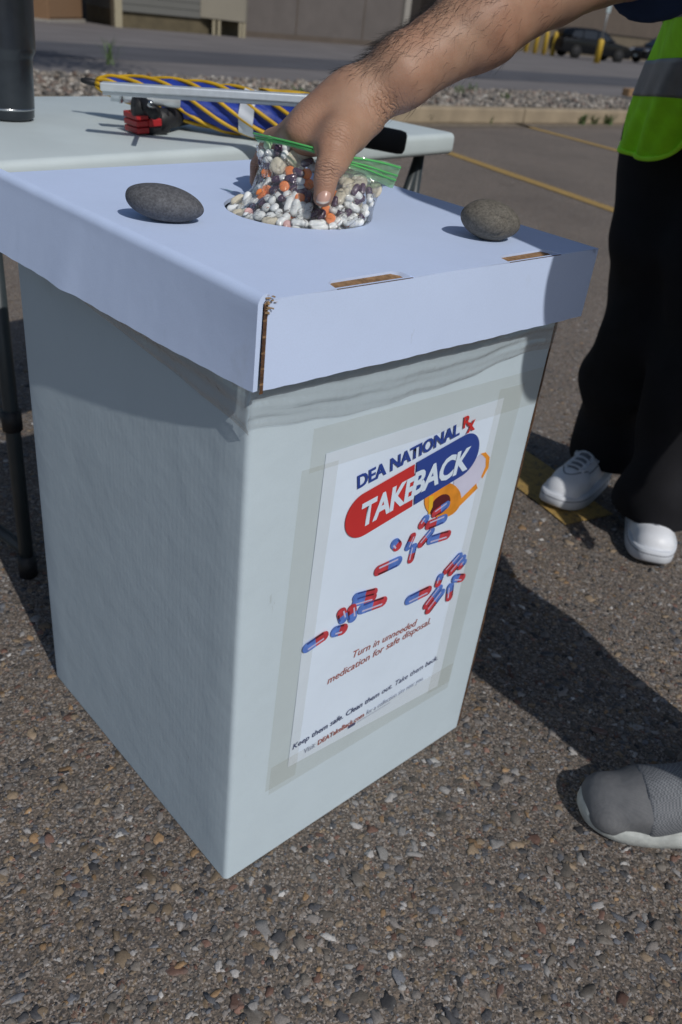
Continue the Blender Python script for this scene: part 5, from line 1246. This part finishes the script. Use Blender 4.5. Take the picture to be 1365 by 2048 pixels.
# ================================================================== BAG OF PILLS
bagc = Vector((hc.x+lo_.x, hc.y+lo_.y, ZL)); bag = empty('zip_bag', bagc); tag(bag, 'clear zip bag full of mixed pills, pinched by the hand over the hole', 'bag')
rowsL = [(512, 288), (519, 332), (503, 377), (455, 411), (441, 424), (446, 448), (500, 490)]; rowsR = [(775, 345), (766, 374), (753, 402), (746, 424), (745, 440), (738, 470), (700, 500)]
sag = [8, 8, 10, 14, 18, 20, 16]; half = [.018, .036, .048, .062, .074, .076, .060]; YB = .338
def bag_uv(s_, t_):
    x_ = min(max(t_, 0), .9999)*6; i = int(x_); f = x_-i; L_ = lambda a: a[i]+(a[i+1]-a[i])*f
    l_ = (rowsL[i][0]+(rowsL[i+1][0]-rowsL[i][0])*f, rowsL[i][1]+(rowsL[i+1][1]-rowsL[i][1])*f); r_ = (rowsR[i][0]+(rowsR[i+1][0]-rowsR[i][0])*f, rowsR[i][1]+(rowsR[i+1][1]-rowsR[i][1])*f)
    e = 4*s_*(1-s_); return l_[0]+(r_[0]-l_[0])*s_, l_[1]+(r_[1]-l_[1])*s_+L_(sag)*e*.6, L_(half)
def bag_y(s_, t_, u, v, hf, sgn):
    prof_ = max(0.0, 1-abs(2*s_-1)**2.6)**.55; y_ = YB+sgn*hf*prof_
    if sgn < 0: y_ += .014*math.exp(-((u-650)/30)**2-((v-372)/48)**2)*(1 if y_ < .30 else .3)
    return y_
def bag_pt(s_, t_, sgn, puff=0.0):
    u, v, hf = bag_uv(s_, t_); w = .0016*math.sin(s_*37+t_*21)+.0012*math.sin(s_*61-t_*47)
    return PY(u, v, bag_y(s_, t_, u, v, hf, sgn)+sgn*(puff+w*.6))-bagc
def inv_bag(u, v):
    best = None
    for i in range(41):
        for j in range(41):
            uu, vv, hf = bag_uv(i/40, j/40); d = (uu-u)**2+(vv-v)**2
            if best is None or d < best[0]: best = (d, i/40, j/40, hf)
    return best
nU, nV = 56, 40; V = []; F = []
for j in range(nV+1):
    for k in range(2*nU):
        s_, sg = (k/nU, -1) if k < nU else ((2*nU-k)/nU, 1); V.append(bag_pt(s_, j/nV, sg, .0015))
for j in range(nV):
    for k in range(2*nU): F.append((j*2*nU+k, j*2*nU+(k+1) % (2*nU), (j+1)*2*nU+(k+1) % (2*nU), (j+1)*2*nU+k))
link('film', mesh('film', V, F), MAT['bag'], bag, True)
cr_ = random.Random(23)
for i in range(22):          # sharp folds in the film
    s0_, t0_ = cr_.uniform(.04, .96), cr_.uniform(.0, .6); ds, dt_2 = cr_.uniform(-.14, .14), cr_.uniform(.10, .32)
    pts = [bag_pt(min(max(s0_+ds*k/8+.012*math.sin(k*1.7+i), .01), .99), min(t0_+dt_2*k/8, .78), -1, .0026) for k in range(9)]
    V = []; F = []
    for k, p_ in enumerate(pts):
        w_ = .0011*math.sin(math.pi*(k+.3)/8.6); V += [p_+Vector((-w_, .0008, 0)), p_+Vector((0, -.0012*math.sin(math.pi*k/8), 0)), p_+Vector((w_, .0008, 0))]
    for k in range(8): F += [(3*k, 3*k+1, 3*k+4, 3*k+3), (3*k+1, 3*k+2, 3*k+5, 3*k+4)]
    link('film_fold', mesh('ff', V, F), MAT['crinkle'], bag)
# zip strip with its tracks: the left length crosses the knuckles, the right one flares beyond the thumb
zt = [(507, 265), (545, 274), (590, 285), (640, 298), (690, 311), (735, 317), (772, 324), (803, 333)]; zb = [(516, 285), (548, 288), (592, 297), (640, 312), (690, 332), (735, 352), (768, 370), (786, 377)]
yz = [.345, .322, .306, .300, .303, .312, .322, .330]
zt3 = catmull([PY(a[0], a[1], b)-bagc for a, b in zip(zt, yz)], 8); zb3 = catmull([PY(a[0], a[1], b+.002)-bagc for a, b in zip(zb, yz)], 8)
for nm_, off in (('zip_strip', 0), ('zip_strip', .004)):
    V = []; F = []; n_ = len(zt3)
    for i in range(n_):
        for k in range(7): V.append(zt3[i].lerp(zb3[i], k/6)+Vector((0, off+.0012*math.sin(k*2+i*.7), 0)))
    for i in range(n_-1):
        for k in range(6): F.append((i*7+k, i*7+k+1, (i+1)*7+k+1, (i+1)*7+k))
    link(nm_, mesh('zs', V, F), MAT['zip'], bag, True)
for f_, r_ in ((.06, .0011), (.42, .0009), (.62, .0009)):
    link('zip_track', mesh('ztk', *tube([a.lerp(b, f_)+Vector((0, -.0012, 0)) for a, b in zip(zt3, zb3)], r_, 6)), MAT['zipdark'], bag, True)
V = []; F = []; n_ = len(zt3)
for i in range(30, n_):
    for k in range(7):
        u_, v_, hf = bag_uv(.62+.38*(i-30)/(n_-31), .0); V.append(zb3[i].lerp(bag_pt(.62+.38*(i-30)/(n_-31), .12, -1, .0022), k/6))
for i in range(n_-31):
    for k in range(6): F.append((i*7+k, i*7+k+1, (i+1)*7+k+1, (i+1)*7+k))
link('collar_film', mesh('cf', V, F), MAT['bag'], bag, True)

# pills -------------------------------------------------------------
def rod_me(name, L_, r, n=10, flat=1.0, ends=3):
    pr = []
    for k in range(ends+1): a = math.pi/2*(1-k/ends); pr.append((max(r*math.cos(a), .00005), -(L_/2-r)-r*math.sin(a)))
    pr = pr+[(q_, -z_) for q_, z_ in pr[::-1]]
    V, F = lathe(pr, n); return mesh(name, [(z_, x_, y_*flat) for x_, y_, z_ in V], F)
def half_rod(name, L_, r, sgn, n=10):
    pr = [(r, 0)]+[(max(r*math.cos(math.pi/2*k/3), .00005), (L_/2-r)+r*math.sin(math.pi/2*k/3)) for k in range(4)]
    V, F = lathe(pr, n); return mesh(name, [(sgn*z_, x_, y_) for x_, y_, z_ in V], F)
def disc_me(name, r, h, n=18):
    V, F = lathe([(r*.55, -h/2-.0004), (r*.9, -h/2), (r, -h*.3), (r, h*.3), (r*.9, h/2), (r*.55, h/2+.0004)], n); return mesh(name, V, F)
PM = dict(o=rod_me('oblong_tablet', .0190, .0043, 12, .8), e=rod_me('short_tablet', .0108, .0042, 12, .85), E=rod_me('oval_tablet', .0150, .0054, 12, .7), O=rod_me('cream_oblong', .0185, .0058, 12, .7),
          d=disc_me('orange_disc', .0056, .0036), D=disc_me('cream_disc', .0090, .0050, 22), k=disc_me('pink_disc', .0048, .0034, 14), g=rod_me('green_tablet', .016, .0048, 12, .8), p=rod_me('purple_capsule', .0150, .0039, 12))
CH0 = half_rod('capsule', .0176, .0037, 1); CH1 = half_rod('purple_half', .0180, .0040, -1)
mats = dict(o='pill_white', e='pill_white', E='pill_white', O='pill_cream', d='pill_orange', D='pill_cream', k='pill_pink', g='pill_green', p='pill_purple')
nmz = dict(o=('oblong_tablet', 'white oblong tablet inside the clear bag', 'white oblong tablets in the bag'), e=('short_tablet', 'short rounded white tablet inside the clear bag', 'short white tablets in the bag'), E=('oval_tablet', 'flat oval white tablet low in the clear bag', 'oval white tablets in the bag'),
           O=('cream_tablet', 'cream oblong tablet inside the clear bag', 'cream oblong tablets in the bag'), d=('orange_tablet', 'small round orange tablet inside the clear bag', 'orange tablets in the bag'), D=('cream_disc', 'large round cream tablet inside the clear bag', 'large cream discs in the bag'),
           k=('pink_tablet', 'small pink tablet at the bottom of the clear bag', 'pink tablets in the bag'), g=('green_tablet', 'pale green tablet in the top corner of the bag', None), p=('purple_capsule', 'wholly dark purple capsule inside the clear bag', 'purple capsules in the bag'), c=('capsule', 'half purple half white capsule inside the clear bag', 'purple and white capsules in the bag'))
for k_ in PM: PM[k_].materials.append(MAT[mats[k_]]); PM[k_].polygons.foreach_set('use_smooth', [True]*len(PM[k_].polygons))
CH0.materials.append(MAT['pill_white']); CH1.materials.append(MAT['pill_purple'])
for m_ in (CH0, CH1): m_.polygons.foreach_set('use_smooth', [True]*len(m_.polygons))
cam3 = Matrix((RT, UP, -FW)).transposed()
def pill(kind, loc, ang, tilt, tilt2=0):
    n_, lb_, gp_ = nmz[kind]
    R = cam3@Matrix.Rotation(rad(ang), 3, 'Z')@Matrix.Rotation(tilt, 3, 'Y')@Matrix.Rotation(tilt2, 3, 'X')
    o = D.objects.new(n_, CH0 if kind == 'c' else PM[kind]); COL.objects.link(o); mt = R.to_4x4(); mt.translation = loc; o.matrix_world = mt; tag(o, lb_, 'capsule' if kind in 'cp' else 'pill', gp_)
    if kind == 'c': h = D.objects.new('purple_half', CH1); COL.objects.link(h); h.parent = o
    return o
PL = """O 160 585 30,o 218 580 75,o 140 638 5,O 170 675 5,k 232 665 40,p 245 640 60,g 365 190 80,c 462 222 0,c 400 258 180,e 365 305 10,D 437 347 0,D 545 300 0,e 478 272 70,p 630 325 20,O 608 268 -15,c 658 340 -80,p 322 300 80,e 318 262 20,p 370 352 10,
d 515 385 0,p 572 392 -30,d 628 402 0,c 440 435 15,p 322 430 70,o 342 470 48,d 352 398 0,d 357 515 0,d 316 540 0,d 475 487 0,c 418 538 -45,c 562 450 -8,c 565 503 -5,d 642 472 0,c 340 582 35,e 497 543 20,e 550 550 60,d 582 567 0,p 635 560 75,p 590 525 10,
e 390 585 70,e 350 632 40,e 408 632 45,e 437 672 60,o 505 612 75,o 548 634 72,o 592 648 75,o 637 655 75,E 305 690 0,e 380 690 10,o 467 716 45,O 375 727 8,k 495 750 0,o 580 737 -5,o 700 742 6,o 715 772 5,e 555 768 10,p 690 672 30,p 728 690 70,d 757 650 0,d 790 708 0,c 832 662 160,p 820 600 75,e 842 730 60,e 806 760 30,
D 940 402 0,O 880 420 78,D 985 455 0,O 905 490 78,O 855 560 70,D 1085 508 0,d 818 552 0,p 960 512 60,p 1006 500 85,c 1055 545 -85,e 920 567 -10,e 978 550 -35,p 985 580 30,o 937 628 -25,p 900 680 50,o 925 716 38,e 1020 640 50,o 962 738 15,e 855 640 -20,e 270 590 50,e 300 500 60,p 300 450 80,e 1060 600 80,c 1010 690 40,o 250 700 -15,p 520 430 10,c 480 560 30,p 690 560 80,e 870 700 30""".replace('\n', '').split(',')
pr_ = random.Random(11); spots = []
for it in PL:
    k_, a, b, an = it.split(); u, v = 430+float(a)*.293, 230+float(b)*.293; bb = inv_bag(u, v); s_, t_, hf = bb[1], bb[2], bb[3]
    dep = bag_y(s_, t_, u, v, hf, -1)+.0060+pr_.uniform(0, .0022)+(.002 if k_ == 'D' else 0)
    tl = pr_.uniform(-.25, .25); t2 = pr_.uniform(-.2, .2)
    if k_ in 'dD': tl, t2 = pr_.uniform(-.35, .35), pr_.uniform(.0, .5)
    pill(k_, PY(u, v, min(dep, YB+.01)), float(an), tl, t2); spots.append((u, v))
for i in range(90):             # more pills behind and below the first layer
    s_, t_ = pr_.uniform(.06, .94), pr_.uniform(.04, .95); u, v, hf = bag_uv(s_, t_); y0 = bag_y(s_, t_, u, v, hf, -1)
    if hf*max(0, 1-abs(2*s_-1)**2.6)**.55 < .012: continue
    pill(pr_.choice('ooooeeeeEEccdOp'), PY(u, v, min(y0+.0145+pr_.uniform(0, .006), YB+.02)), pr_.uniform(0, 180), pr_.uniform(-.5, .5), pr_.uniform(-.5, .5))
